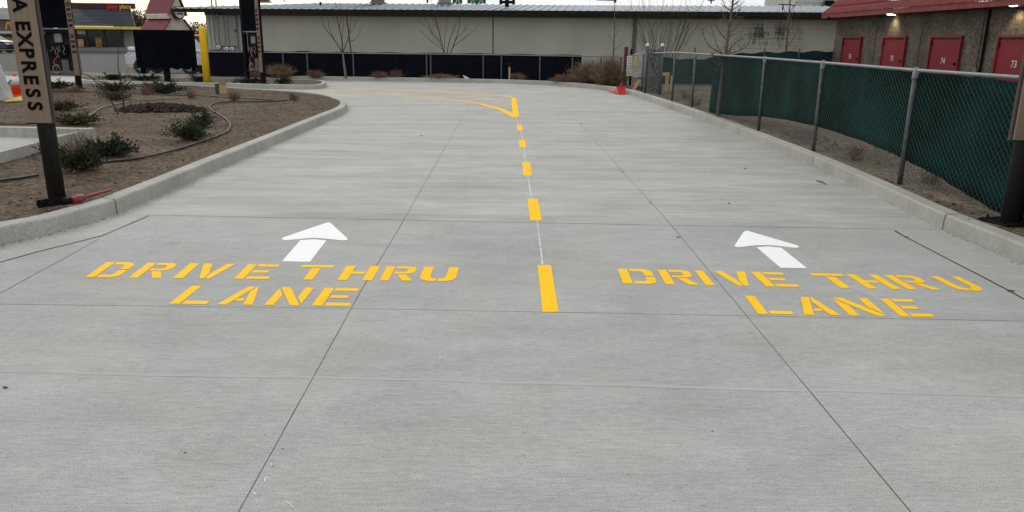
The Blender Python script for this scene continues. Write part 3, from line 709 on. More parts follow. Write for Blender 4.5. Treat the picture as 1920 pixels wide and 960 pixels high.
litterstuff('dry_litter', strip_poly, 1500, 3.5, 8.0, 4.2, 27, 9, 'dry leaf and bark litter under the right fence')
dm = MB(); rr = random.Random(11)
pc = G(303, 207, zb)
for i in range(420):
    a = rr.uniform(0, 6.28); q = rr.random()**.6; x = pc.x+math.cos(a)*q*.98; y = pc.y+math.sin(a)*q*.55; s = rr.uniform(.03, .09); z = zb+(1-q*q)*.13
    v = [Vector((x, y, z))+Vector(k)*s*rr.uniform(.6, 1.2) for k in ((1, 0, 0), (0, 1, 0), (-1, 0, 0), (0, -1, 0), (0, 0, .7), (0, 0, -1.2))]
    dm.raw(v, [(0, 1, 4), (1, 2, 4), (2, 3, 4), (3, 0, 4), (1, 0, 5), (2, 1, 5), (3, 2, 5), (0, 3, 5)])
tag(dm.build('soil_pile', 'dark_soil', None, (pc.x, pc.y, zb)), 'low pile of dark freshly dug soil in the planting bed', 'soil pile')

# drip hoses
def hose(px, r, label, mtl='hose', z=.15, name='drip_hose'):
    P = smooth_path([G(a, b, z) for a, b in px], 6); c = P[0]; mb = MB(); mb.tube(P, r, 6)
    return tag(mb.build(name, mtl, None, (c.x, c.y, zb), True), label, 'hose', 'drip irrigation hoses on the bed')
hose([(-40, 346), (0, 338.5), (35, 334), (72, 328)], .016, 'black drip hose entering at the left edge towards the sign pole')
hose([(190, 304), (225, 300.5), (250, 298), (285, 291.5), (312, 285), (345, 276), (375, 266), (405, 256), (426, 246), (432, 236), (427, 226), (412, 215), (398, 207), (393, 201), (400, 195), (420, 191), (455, 190.5), (500, 190), (540, 188)], .016, 'long drip hose sweeping along the kerb and looping back past the tall juniper', 'hose')
hose([(156, 221), (172, 214), (187, 204), (205, 198), (234, 192), (275, 188), (322, 185), (334, 183)], .014, 'greyish drip hose curving across the middle of the bed', 'hose_tan')
hose([(88, 173), (120, 171), (169, 172), (230, 173.5), (312, 178), (376, 179), (438, 183), (511, 187.5)], .013, 'far thin drip hose along the back edge of the bed')
hose([(0, 232), (60, 232), (119, 228)], .013, 'short black hose lying along the concrete slab edge')
# thin stick and sapling
p0 = G(222, 214, zb)
mb = MB(); mb.tube([p0, p0+Vector((-.28, .1, .5)), p0+Vector((-.62, .2, .78)), p0+Vector((-.86, .25, .82))], [.018, .014, .011, .006], 6)
tag(mb.build('leaning_stick', 'twig', None, (p0.x, p0.y, zb)), 'dark dead stick leaning left out of the soil beside the thin sapling', 'stick')
p0 = G(233, 213, zb); mb = MB()
mb.tube([p0, p0+Vector((.02, 0, .4)), p0+Vector((-.01, 0, .95)), p0+Vector((.06, 0, 1.5)), p0+Vector((.2, 0, 1.86))], [.022, .018, .010, .007, .004], 6)
mb.tube([p0+Vector((0, 0, .62)), p0+Vector((.07, 0, .5)), p0+Vector((.2, 0, .12))], [.006, .006, .005], 5)
tag(mb.build('sapling', 'twig', None, (p0.x, p0.y, zb)), 'thin leafless sapling standing left of the dark soil pile', 'sapling')

# white slab corner on the left edge of the bed
zt, zf = .40, .265
A_, B_ = G(178, 240, zt), G(-260, 231, zt); E1 = G(72, 267, zf); C_ = G(-260, 352, zf)
Af = Vector((A_.x, A_.y, zf)); Bf = Vector((B_.x, B_.y, zf))
mb = MB(); mb.prism([(p.x, p.y) for p in (Af, Bf, C_, E1)], .03, zf)
o = tag(mb.build('concrete_landing', 'gutter'), 'raised white concrete landing at the left edge behind the sign pole', 'landing')
k = MB(); d1 = (B_-A_).normalized(); nb_ = Vector((-d1.y, d1.x, 0)); nb_ = nb_ if nb_.y < 0 else -nb_
k.extrude([A_+Vector((0, 0, -.3)), A_, A_+nb_*.15, A_+nb_*.15+Vector((0, 0, -.3))], (B_-A_)); k.build('raised_rim', 'kerb', o)
k = MB(); d2 = (E1-A_); d2.z = 0; d2.normalize(); n2 = Vector((-d2.y, d2.x, 0)); n2 = n2 if n2.dot(B_-E1) > 0 else -n2
a_ = A_-n2*.003+Vector((0, 0, -.002)); e_ = Vector((E1.x, E1.y, zf+.006))-n2*.003
k.raw([a_+Vector((0, 0, -.3)), a_, a_+n2*.16, a_+n2*.16+Vector((0, 0, -.3)), e_+Vector((0, 0, -.2)), e_, e_+n2*.16, e_+n2*.16+Vector((0, 0, -.2))], [(0, 1, 2, 3), (7, 6, 5, 4), (0, 4, 5, 1), (1, 5, 6, 2), (2, 6, 7, 3), (3, 7, 4, 0)]); k.build('sloping_rim', 'kerb', o)

# ------------------------------------------------------------------ lettered sign poles
def vletters(root, chars, zs, X, Y, size, name='lettering', bold=.006, mtl='letter_dark', origin=(0, 0, 0), rz=0, sx=1.0):
    obs = []
    ax = Vector((math.cos(rz), math.sin(rz), 0))
    for ch, z in zip(chars, zs):
        if ch == ' ': continue
        # rotated a quarter turn clockwise: reading direction is down, letter tops to the right
        Mx = frame(Vector((X, Y, z)), Vector((0, 0, -1)), ax)
        obs.append(text_mesh(name, ch, size, mtl, Mx, root, bold, .004, sx, origin=origin))
    return obs
def merge(obs, name):
    import bmesh
    bm = bmesh.new()
    for q in obs: bm.from_mesh(q.data)
    me = bpy.data.meshes.new(name); bm.to_mesh(me); bm.free(); me.materials.append(obs[0].data.materials[0])
    par = obs[0].parent; ob = bpy.data.objects.new(name, me); C.objects.link(ob); ob.parent = par
    for q in obs: bpy.data.objects.remove(q)
    return ob
base = G(107, 371, zb); Yb = base.y
root = thing('sign_pole', 'round dark pole at the left with a tan board lettered EXPRESS downwards', 'sign', (base.x, base.y, zb), 'clearance sign poles beside the lanes')
mb = MB(); mb.tube([(base.x, base.y, zb-.03), (base.x, base.y, 3.6)], .079, 24); mb.build('pole', 'charcoal_post', root, (base.x, base.y, zb), True)
Yf = Yb-.105
bl, brr = V(48, 230.6, Yf), V(96, 230.6, Yf); bx = (bl.x+brr.x)/2; bw = brr.x-bl.x
mb = MB(); mb.bevbox((bx, Yf+.012, (bl.z+3.7)/2), (bw, .024, 3.7-bl.z), .004); mb.build('sign_board', 'tan_board', root, (base.x, base.y, zb))
mb = MB(); mb.bevbox((bx, Yf+.05, (bl.z+3.68)/2), (bw+.03, .045, 3.70-bl.z), .006)
mb.build('board_frame', 'board_edge', root, (base.x, base.y, zb))
zs = []
for a, b in [(-2, 19), (20, 38), (39, 57), (62, 85), (91, 110), (117, 139), (144, 162), (167, 185), (190, 207)]:
    x = 60; zs.append((V(40, a, Yf).z+V(40, b, Yf).z)/2)
# keep even spacing top to bottom
z_e, z_s = zs[2], zs[8]; zs = [z_e+(z_s-z_e)*(i-2)/6 for i in range(9)]; zs[0] = z_e-(z_s-z_e)/6*1.5
obs = vletters(root, 'A EXPRESS', zs, bx-.012, Yf-.003, .185, bold=.005, origin=(base.x, base.y, zb), sx=.98)
merge(obs, 'lettering')

base = G(1893, 418, zb)
root = thing('sign_pole', 'round dark pole at the right edge of the picture beside the green screened fence', 'sign', (base.x, base.y, zb), 'clearance sign poles beside the lanes')
mb = MB(); mb.tube([(base.x, base.y, zb-.03), (base.x, base.y, 3.6)], .082, 24); mb.build('pole', 'charcoal_post', root, (base.x, base.y, zb), True)
mb = MB(); mb.bevbox((base.x, base.y, zb+.010), (.36, .36, .022), .006, rad(8))
for a in (-1, 1):
    for b in (-1, 1): mb.tube([(base.x+.13*a, base.y+.13*b, zb), (base.x+.13*a, base.y+.13*b, zb+.05)], .012, 6)
mb.build('base_plate', 'black_metal', root, (base.x, base.y, zb))
Yf = base.y-.11; bl = V(1901, 263, Yf)
mb = MB(); mb.bevbox((bl.x+.125, Yf+.012, (bl.z+3.7)/2), (.25, .024, 3.7-bl.z), .004); mb.build('sign_board', 'tan_board', root, (base.x, base.y, zb))
mb = MB(); mb.bevbox((bl.x+.125, Yf+.05, (bl.z+3.68)/2), (.28, .045, 3.70-bl.z), .006); mb.build('board_frame', 'board_edge', root, (base.x, base.y, zb))
obs = vletters(root, 'EXPRESS', [bl.z+.13+.135*(6-i) for i in range(7)], bl.x+.133, Yf-.003, .185, bold=.005, origin=(base.x, base.y, zb)); merge(obs, 'lettering')

# broom lying at the left pole
b0 = G(86, 379, .17); b1 = G(150, 371, .20)
root = thing('push_broom', 'black bristled broom with a dark red handle lying at the left sign pole', 'broom', (b0.x, b0.y-.05, zb))
oo = (b0.x, b0.y-.05, zb); dd = (b1-b0); e0 = Vector((b0.x, b0.y-.13, .17)); e1 = e0+dd*.95
mb = MB(); ax = dd.normalized(); sd_ = Vector((-ax.y, ax.x, 0)); rr = random.Random(4)
for i in range(900):
    t = rr.random(); p = e0+dd*.72*t; a = rr.uniform(-.1, 3.3); r = rr.uniform(.03, .052)
    q = p+sd_*math.cos(a)*r+Vector((0, 0, math.sin(a)*r)); mb.tube([p, q+ax*rr.uniform(-.01, .01)], [.004, .0018], 3, False)
mb.tube([e0, e0+dd*.72], .032, 8); mb.build('bristles', 'bristle', root, oo)
mb = MB(); mb.tube([e0+dd*.7, e0+dd*.98], [.036, .028], 8); mb.build('ferrule', 'black_metal', root, oo)
mb = MB(); s0 = e0+dd*.96; s1 = G(165, 367, .20)+Vector((0, -.08, 0)); s2 = G(208, 356, .19)
mb.tube([s0, s0.lerp(s1, .5), s1, s1.lerp(s2, .06), s2], [.036, .046, .03, .016, .014], 8); mb.build('handle', 'dark_red', root, oo)

# ------------------------------------------------------------------ chain link fences
def chain(mb, a, b, zb0, zt0, zb1=None, zt1=None, pitch=.075, r=.0017, off=.003):
    a = Vector((a[0], a[1], 0)); b = Vector((b[0], b[1], 0)); Ln = (b-a).length; d = (b-a)/Ln; nn = Vector((-d.y, d.x, 0))
    zb1 = zb0 if zb1 is None else zb1; zt1 = zt0 if zt1 is None else zt1
    hgt = zt0-zb0; n = int((Ln+hgt)/pitch)+1
    for k in range(n):
        for sgn in (1, -1):
            s0 = k*pitch-hgt if sgn > 0 else k*pitch; s1 = s0+hgt*sgn*1.0 if sgn > 0 else s0-hgt
            v0, v1 = 0., 1.
            # clip to [0, Ln]
            lo, hi = s0, s1
            def at(t): return lo+(hi-lo)*t
            ts = [0., 1.]
            for lim in (0., Ln):
                if (lo-lim)*(hi-lim) < 0:
                    tt = (lim-lo)/(hi-lo)
                    if (lo < 0 and lim == 0.) or (lo > Ln and lim == Ln): ts[0] = tt
                    else: ts[1] = tt
            x0, x1 = at(ts[0]), at(ts[1])
            if x0 < -1e-6 or x0 > Ln+1e-6 or x1 < -1e-6 or x1 > Ln+1e-6: continue
            def P(x, t):
                f = x/Ln; z0 = zb0+(zb1-zb0)*f; z1 = zt0+(zt1-zt0)*f; return a+d*x+Vector((0, 0, z0+(z1-z0)*t))+nn*off*sgn
            mb.tube([P(x0, ts[0]), P(x1, ts[1])], r, 3, False)
# right fence
rf = [(1893+110, 640), ]
posts = [(G(2120, 560, zb)), G(1893, 428, zb), G(1691.5, 345, zb), G(1528, 285, zb), G(1425, 244.5, zb), G(1299, 203.5, zb), G(1262, 189, zb), G(1204.5, 171.5, zb)]
XF = 4.62
FP = [(4.72, 3.6), (4.72, 6.45)] + [(p.x, p.y) for p in posts[2:]]
zr = [1.42, 1.42, 1.42, 1.43, 1.43, 1.43, 1.42, 1.33]
for i, q in enumerate(FP): pass
root = thing('chain_link_fence', 'chain link fence with green windscreen along the right kerb', 'fence', (FP[2][0], FP[2][1], zb), 'chain link fences'); oo = (FP[2][0], FP[2][1], zb)
mb = MB()
for i in range(1, len(FP)-1): chain(mb, FP[i], FP[i+1], zb+.03, zr[i]-.01, zb+.03, zr[i+1]-.01, .078, .0018)
chain(mb, FP[0], FP[1], zb+.03, zr[0]-.01, None, None, .078, .0018)
mb.build('wire_mesh', 'wire', root, oo)
mb = MB(); mb.tube([(x-.03, y, z) for (x, y), z in zip(FP, zr)], .019, 8); mb.build('top_rail', 'galv', root, oo, True)
for (x, y), z in list(zip(FP, zr)):
    mb = MB(); X = x-.03; mb.tube([(X, y, zb-.05), (X, y, z-.03)], .028, 10)
    p_ = mb.build('fence_post', 'galv_dark', root, oo, True)
    c_ = MB(); c_.lathe((X, y, z-.10), [(.034, 0), (.036, .02), (.036, .07), (.03, .085), (.022, .12), (.020, .135)], 10); c_.build('post_cap', 'galv', p_, oo, True)
# windscreen: a sagging sheet, gap below, laced to the rail
sc_ = MB(); Ls = []
def fx(y):
    for (a, b) in zip(FP, FP[1:]):
        if a[1] <= y <= b[1]: f = (y-a[1])/(b[1]-a[1]); return a[0]+(b[0]-a[0])*f
    return FP[-1][0]
ys_ = []; y = 3.7
while y < 17.9: ys_.append(y); y += .10
bot = [(3.6, .02), (6.6, .02), (7.3, .03), (7.8, .12), (8.6, .24), (9.4, .31), (10.3, .35), (11.5, .37), (13, .33), (14.5, .25), (16, .12), (17.9, .02)]
def lin(t, T):
    for (a, b) in zip(T, T[1:]):
        if a[0] <= t <= b[0]: f = (t-a[0])/(b[0]-a[0]); f = f; return a[1]+(b[1]-a[1])*f
    return T[-1][1] if t > T[-1][0] else T[0][1]
topd = [(3.6, .13), (6.2, .10), (7.4, .03), (8.4, .015), (18, .012)]
NV = 9
for y in ys_:
    zt_ = lin(y, list(zip([p[1] for p in FP], zr)))-lin(y, topd)-.012*abs(math.sin(y*5.3)); z0_ = zb+lin(y, bot)
    for j in range(NV):
        t = j/(NV-1); z = z0_+(zt_-z0_)*t
        Ls.append((fx(y)+.035+.05*math.sin(math.pi*t)*(.5+.5*math.sin(y*1.3))+.008*math.sin(y*7+t*3)+.006*math.sin(y*17+t*9)+.012*mn.noise(Vector((y*2.5, t*3, 1))), y, z))
sc_.raw(Ls, [(i*NV+j, (i+1)*NV+j, (i+1)*NV+j+1, i*NV+j+1) for i in range(len(ys_)-1) for j in range(NV-1)])
ob = sc_.build('windscreen', 'green_screen', root, oo, True); ob['label'] = 'dark green fabric windscreen sagging at its lower edge'
md = ob.modifiers.new('thick', 'SOLIDIFY'); md.thickness = .003

# far fence (navy screen) at Y ~33.4
def rail_z(px): return V(px, 101, 33.4).z
root = thing('chain_link_fence', 'long chain link fence with dark navy screen along the far kerb', 'fence', (-5, 33.4, zb), 'chain link fences'); oo = (-5, 33.4, zb)
xa = V(381, 137, 33.4).x; xb = V(1165, 150, 31.3).x
def fy(x): return 33.5 if x < -1 else 33.5-(x+1)*.33
fxs = [xa] + [V(px, 145, 33.4).x for px in (577, 663, 800)] + [V(px, 149, 32.6).x for px in (905, 1012, 1071, 1122)] + [xb]
ztop = 1.10
mb = MB()
for a, b in zip(fxs, fxs[1:]): chain(mb, (a, fy(a)), (b, fy(b)), zb+.02, ztop-.01, None, None, .10, .0022)
mb.build('wire_mesh', 'wire_far', root, oo)
mb = MB(); mb.tube([(x, fy(x)-.02, ztop) for x in fxs]+[(FP[-1][0], FP[-1][1], 1.32)], .022, 6); mb.build('top_rail', 'galv', root, oo)
for x in fxs+[V(532, 145, 33.4).x, V(940, 147, 33).x, V(806, 147, 33).x]:
    mb = MB(); mb.tube([(x, fy(x)-.02, zb-.05), (x, fy(x)-.02, ztop-.03)], .033, 8); mb.build('fence_post', 'galv_dark', root, oo)
mb = MB(); xe = V(1088, 150, 32.5).x; pts_ = []; n_ = 60
for i in range(n_+1):
    x = xa+.05+(xe-xa-.05)*i/n_; y = fy(x)+.05+.015*math.sin(i*1.7)
    for t in (0, .33, .66, 1): pts_.append((x, y+.012*math.sin(i+t*5), zb-.02+(ztop+.065+.012*math.sin(i*.9)-zb)*t))
mb.raw(pts_, [(i*4+j, (i+1)*4+j, (i+1)*4+j+1, i*4+j+1) for i in range(n_) for j in range(3)])
ob = mb.build('windscreen', 'navy_screen', root, oo); md = ob.modifiers.new('thick', 'SOLIDIFY'); md.thickness = .003
# unscreened fence continuing to the left
root = thing('chain_link_fence', 'unscreened chain link fence in front of the parking lot at the left', 'fence', (-20, 33.5, zb), 'chain link fences'); oo = (-20, 33.5, zb)
xl = -36
mb = MB(); chain(mb, (xl, 33.5), (xa-.1, 33.5), zb+.02, ztop-.01, None, None, .12, .0028); mb.build('wire_mesh', 'wire_grey', root, oo)
mb = MB(); mb.tube([(xl, 33.5, ztop), (xa-.1, 33.5, ztop)], .022, 6); mb.build('top_rail', 'galv_dark', root, oo)
x = xl
while x < xa: mb = MB(); mb.tube([(x, 33.5, zb-.05), (x, 33.5, ztop-.03)], .028, 8); mb.build('fence_post', 'galv_dark', root, oo); x += 2.6
# rear right fence with green screen
ya = 30.5; xa2 = V(1236, 120, ya).x; xm = V(1390, 100, ya).x; xb2 = 12.55
root = thing('chain_link_fence', 'green screened fence between the bare shrubs and the storage building', 'fence', (8, ya, zb), 'chain link fences'); oo = (8, ya, zb)
mb = MB(); pts_ = []; n_ = 40
for i in range(n_+1):
    x = xa2+(xb2-xa2)*i/n_; px = 1236+(1562-1236)*i/n_
    zt_ = lin(px, [(1236, 1.12), (1300, 1.05), (1340, 1.15), (1380, 1.28), (1420, 1.34), (1562, 1.42)])+.03*math.sin(i*1.1)
    for t in (0, .33, .66, 1): pts_.append((x, ya+.03*math.sin(i*.8+t*4), zb+(zt_-zb)*t))
mb.raw(pts_, [(i*4+j, (i+1)*4+j, (i+1)*4+j+1, i*4+j+1) for i in range(n_) for j in range(3)])
ob = mb.build('windscreen', 'green_screen2', root, oo); md = ob.modifiers.new('thick', 'SOLIDIFY'); md.thickness = .003
for i in range(6): x = xa2+(xb2-xa2)*i/5; mb = MB(); mb.tube([(x, ya-.04, zb), (x, ya-.04, 1.5)], .028, 8); mb.build('fence_post', 'galv_dark', root, oo)

# ------------------------------------------------------------------ gate corner clutter
root = thing('swing_gate', 'dark steel gate with vertical bars standing open at the far end of the right fence', 'gate', tuple(G(1222, 178, zb))); oo = tuple(G(1222, 178, zb))
g0 = G(1209, 176, zb); g1 = G(1237, 181, zb)+Vector((.15, .8, 0))
for px, t in ((0, 0), (1, 1)):
    q = g0.lerp(g1, t); mb = MB(); mb.tube([(q.x, q.y, zb), (q.x, q.y, 1.58)], .05, 10); p_ = mb.build('gate_post', 'galv_dark', root, oo, True)
    c_ = MB(); c_.lathe((q.x, q.y, 1.56), [(.055, 0), (.06, .03), (.045, .07), (.012, .09)], 10); c_.build('finial', 'white_plain', p_, oo, True)
mb = MB()
for i in range(1, 9): q = g0.lerp(g1, i/9); mb.box((q.x, q.y, .82), (.03, .03, 1.3))
for z in (.3, 1.3): mb.tube([(g0.x, g0.y, z), (g1.x, g1.y, z)], .025, 6)
mb.build('bars', 'galv_dark', root, oo)
q = g1+Vector((.2, 1.2, 0)); mb = MB(); mb.tube([(q.x, q.y, zb), (q.x, q.y, 1.5)], .05, 10); mb.lathe((q.x, q.y, 1.48), [(.055, 0), (.06, .03), (.045, .06), (.012, .08)], 10)
tag(mb.build('pipe_post', 'galv_dark', None, (q.x, q.y, zb)), 'short dark pipe post with rounded cap behind the open steel gate', 'post')
q = V(1171, 160, 29.2); mb = MB(); zt_ = V(1172, 88, 29.2).z
mb.box((q.x, 29.2, (zt_+.7)/2+.0), (.13, .13, zt_-.7)); mb.m = 1; mb.box((q.x, 29.2, .4), (.14, .14, .62))
o = mb.build('wooden_post', ['rust', 'grey_plate'], None, (q.x, 29.2, zb)); tag(o, 'reddish brown timber post with grey base at the far fence corner', 'post')
q2 = V(1181, 160, 29.0); mb = MB(); mb.tube([(q2.x, 29, zb), (q2.x, 29, V(1180, 92, 29).z)], .045, 10); o = mb.build('pipe_post', 'black_metal', None, (q2.x, 29, zb)); tag(o, 'black pipe post right beside the reddish timber post', 'post')
a = V(1176, 105, 28.8); b = V(1184, 142, 28.8); root = thing('notice_sign', 'narrow white notice plate with faded dark print at the far fence corner', 'sign', ((a.x+b.x)/2, 28.8, b.z))
mb = MB(); mb.bevbox(((a.x+b.x)/2, 28.8, (a.z+b.z)/2), (b.x-a.x, .02, a.z-b.z), .003); mb.build('plate', 'white_plain', root, ((a.x+b.x)/2, 28.8, b.z))
mb = MB()
for i in range(7): mb.box(((a.x+b.x)/2, 28.787, b.z+.08+i*.09), ((b.x-a.x)*.6, .006, .025))
mb.build('print', 'galv_dark', root, ((a.x+b.x)/2, 28.8, b.z))
def plank(p0, p1, w_, th, name, mtl, label, cat='plank', group=None):
    p0 = Vector(p0); p1 = Vector(p1); d = (p1-p0); Z = d.normalized(); X = Vector((1, 0, 0)); X = (X-Z*X.dot(Z)).normalized(); Y = Z.cross(X)
    mb = MB(); mb.box((p0+p1)/2, (w_, th, d.length), ax=(X, Y, Z)); return tag(mb.build(name, mtl, None, tuple(p0)), label, cat, group)
a = V(1175, 141, 28.4); b = G(1183, 168.5, zb); plank(b, (a.x, b.y+.2, a.z), .09, .04, 'leaning_board', 'grey_plate', 'pale thin board leaning below the white notice plate')
a = V(1186, 146, 27.8); b = G(1187, 169.5, zb); plank(b, (a.x, b.y+.1, a.z), .10, .09, 'wooden_stake', 'wood_yellow', 'yellowish timber stake standing at the kerb by the notice plate', 'stake')
a = V(1190, 105, 28.6); b = V(1192, 123, 28.6); mb = MB(); mb.bevbox(((a.x+b.x)/2, 28.6, (a.z+b.z)/2), (.10, .05, a.z-b.z), .015); tag(mb.build('yellow_tape_roll', 'yellow_band', None, (a.x, 28.6, b.z)), 'yellow ribbon bundle hanging on the far fence wire', 'ribbon')
mb = MB(); rr = random.Random(2)
c0 = V(1195, 135, 28.3)
for k in range(4):
    mb.tube(smooth_path([c0+Vector((math.cos(i*.9+k)*.28*(1-.1*k), .03*k, .30+math.sin(i*.9+k)*.34-.05*k)) for i in range(7)], 4), .014, 5)
tag(mb.build('pipe_coil', 'white_dull', None, tuple(c0)), 'loose coil of pale pipe hanging on the fence by the gate', 'pipe coil')
mb = MB(); q = G(1192, 168, zb)
for i, (dx, dz, s) in enumerate([(0, 0, .18), (.25, 0, .14), (.1, .14, .12), (.45, 0, .16), (-.2, 0, .1)]): mb.bevbox((q.x+dx, q.y+.1*i, zb+s*.4+dz), (s*1.4, s, s*.8), .02, i*.7)
tag(mb.build('rubble_heap', 'stone', None, (q.x, q.y, zb)), 'small heap of rubble at the foot of the gate', 'rubble')
for (ax_, ay0, ay1, lb) in ((1250, 137, 171, 'T-shaped tan timber stake seen through the fence right of the gate'), (1257, 142, 170, 'shorter tan timber stake leaning beside the T-shaped one')):
    b = G(ax_-1, ay1, zb); a = V(ax_, ay0, b.y); mb = MB(); lean = .12 if ax_ > 1255 else .02
    mb.box((b.x+lean/2, b.y, (zb+a.z)/2), (.10, .09, a.z-zb))
    if ax_ < 1255: mb.box((a.x-.08, b.y-.06, a.z-.03), (.32, .05, .10))
    tag(mb.build('timber_stake', 'wood_tan', None, (b.x, b.y, zb)), lb, 'stake')
# red thing on the lane by the far kerb: long-handled dustpan
p0 = G(1140, 173.5); p1 = G(1166, 177.5)
root = thing('dustpan', 'red long-handled dustpan lying at the far kerb bend', 'dustpan', (p1.x, p1.y, 0)); oo = (p1.x, p1.y, 0)
mb = MB(); mb.tube([p0+Vector((0, 0, .06)), p0.lerp(p1, .5)+Vector((0, 0, .03)), p1+Vector((0, 0, .05))], [.02, .03, .035], 8); mb.tube([p0+Vector((0, 0, .06)), p0+Vector((.35, -.1, .02)), p1+Vector((-.1, -.15, .03))], .02, 6); mb.build('handle', 'red_plastic', root, oo)
mb = MB(); q = p1
vs = [q+Vector(t) for t in ((-.10, -.05, .01), (.10, -.08, .01), (.15, .10, .02), (-.10, .12, .02), (-.20, .02, .25), (.09, .0, .20), (.13, .12, .22), (-.12, .16, .27))]
mb.raw(vs, [(0, 3, 2, 1), (0, 1, 5, 4), (1, 2, 6, 5), (2, 3, 7, 6), (3, 0, 4, 7)]); ob = mb.build('pan', 'red_plastic', root, oo); md = ob.modifiers.new('t', 'SOLIDIFY'); md.thickness = .012

# ------------------------------------------------------------------ trees and brush
b = G(1347, 218, zb); Yt = b.y
def tp(px, py, dy=0): return V(px, py, Yt+dy)
root = thing('bare_tree', 'bare young tree with upcurved branches in front of the green windscreen on the right', 'tree', (b.x, Yt, zb), 'bare young trees'); oo = (b.x, Yt, zb)
TR = smooth_path([Vector((b.x, Yt, zb-.03)), tp(1349.5, 190), tp(1354, 150), tp(1358, 115), tp(1361, 98), tp(1366, 60), tp(1372, 20), tp(1375, -10), tp(1377, -50)], 4)
mb = MB(); nT = len(TR); mb.tube(TR, [.058*(1-.78*i/(nT-1)) for i in range(nT)], 10); mb.build('trunk', 'bark', root, oo, True)
mb = MB(); rr = random.Random(17)
BR = [([(1361, 104), (1345, 96), (1330, 86), (1321, 72), (1318, 55)], .016), ([(1361, 106), (1352, 97), (1343, 82), (1337, 62), (1333, 46)], .012), ([(1364, 78), (1354, 66), (1346, 55), (1341, 46)], .016),
      ([(1363, 100), (1372, 88), (1382, 78), (1394, 72)], .016), ([(1363, 102), (1380, 97), (1396, 90), (1405, 78), (1409, 62)], .013), ([(1369, 45), (1360, 38), (1356, 30), (1352, 20)], .012), ([(1370, 38), (1380, 28), (1387, 16), (1391, 5)], .010),
      ([(1372, 22), (1362, 14), (1356, 4), (1350, -6)], .010), ([(1373, 12), (1382, 4), (1388, -8)], .009), ([(1366, 62), (1378, 54), (1388, 40)], .009), ([(1359, 112), (1340, 108), (1333, 100)], .010), ([(1374, 0), (1366, -12), (1362, -26)], .01), ([(1375, -4), (1384, -18), (1388, -34)], .01)]
DR = [([(1359, 115), (1370, 118), (1378, 128), (1390, 138), (1403, 141)], .008), ([(1359, 116), (1348, 122), (1346, 132)], .006), ([(1360, 113), (1375, 116), (1388, 125)], .006), ([(1358, 117), (1342, 118), (1334, 112)], .006), ([(1360, 118), (1384, 133), (1380, 139)], .005)]
for lst, twn in ((BR, 13), (DR, 8)):
    for pts, r0 in lst:
        dy = rr.uniform(-.35, .35); P_ = [tp(p[0], p[1], dy*(i/(len(pts)-1))) for i, p in enumerate(pts)]; P_ = smooth_path(P_, 4); k_ = len(P_)
        mb.tube(P_, [r0*(1-.7*i/(k_-1)) for i in range(k_)], 6)
        for t_ in range(twn):
            q = P_[rr.randint(k_//4, k_-1)]; e = q+Vector((rr.uniform(-1, 1), rr.uniform(-1, 1), rr.uniform(-.1, 1)))*rr.uniform(.06, .2); mb.tube([q, q.lerp(e, .5)+Vector((0, 0, -.01)), e], [.005, .004, .002], 4)
for t_ in range(90):
    q = TR[rr.randint(nT//2, nT-1)]; e = q+Vector((rr.uniform(-1, 1), rr.uniform(-1, 1), rr.uniform(.2, .9)))*rr.uniform(.1, .3); mb.tube([q, e], [.006, .002], 4)
mb.build('crown', 'bark', root, oo)
def px_tree(Y, trunk, r, br, label, seed, mt='bark', tw=6, name='bare_tree', cat='tree', group='bare young trees', base=None, tr=.004, tl=.3):
    rr = random.Random(seed); p0 = V(trunk[0][0], trunk[0][1], Y); loc = Vector((p0.x, Y, zb)); root = thing(name, label, cat, loc, group)
    T = smooth_path([Vector((p0.x, Y, zb-.03))]+[V(a, b, Y) for a, b in trunk[1:]], 3); mb = MB(); n = len(T)
    mb.tube(T, [r*(1-.5*i/(n-1)) for i in range(n)], 8); mb.build('trunk', mt, root, loc, True); mb = MB()
    for pts, r0 in br:
        dy = rr.uniform(-.9, .9); P_ = [V(a, b, Y+dy*(i/(len(pts)-1))) for i, (a, b) in enumerate(pts)]; P_ = smooth_path(P_, 4); k_ = len(P_)
        mb.tube(P_, [r0*(1-.65*i/(k_-1)) for i in range(k_)], 5)
        for t_ in range(tw):
            q = P_[rr.randint(k_//3, k_-1)]; e = q+Vector((rr.uniform(-.6, .6), rr.uniform(-.6, .6), rr.uniform(.3, 1)))*rr.uniform(.3, 1)*tl; mb.tube([q, q.lerp(e, .5)+Vector((0, 0, -.02)), e], [tr, tr*.8, tr*.5], 3, False)
    mb.build('crown', 'twig' if mt == 'bark_pale' else mt, root, loc); return root
px_tree(33.2, [(648.5, 142), (645, 120), (642.5, 98)], .055, [([(642, 99), (632, 82), (620, 66), (608, 50), (602, 30)], .022), ([(642, 98), (641, 75), (636, 52), (631, 30), (630, 3)], .026), ([(643, 97), (650, 80), (655, 60), (658, 40), (660, 20)], .020), ([(641, 82), (643, 50), (645, 24)], .014), ([(627, 74), (618, 55), (615, 34)], .013), ([(650, 79), (662, 76), (672, 68), (677, 52)], .013), ([(636, 52), (640, 30), (637, 8)], .012), ([(655, 64), (664, 50), (668, 30)], .012)],
        'bare V-shaped young tree in front of the far navy screen', 21, 'bark_pale')
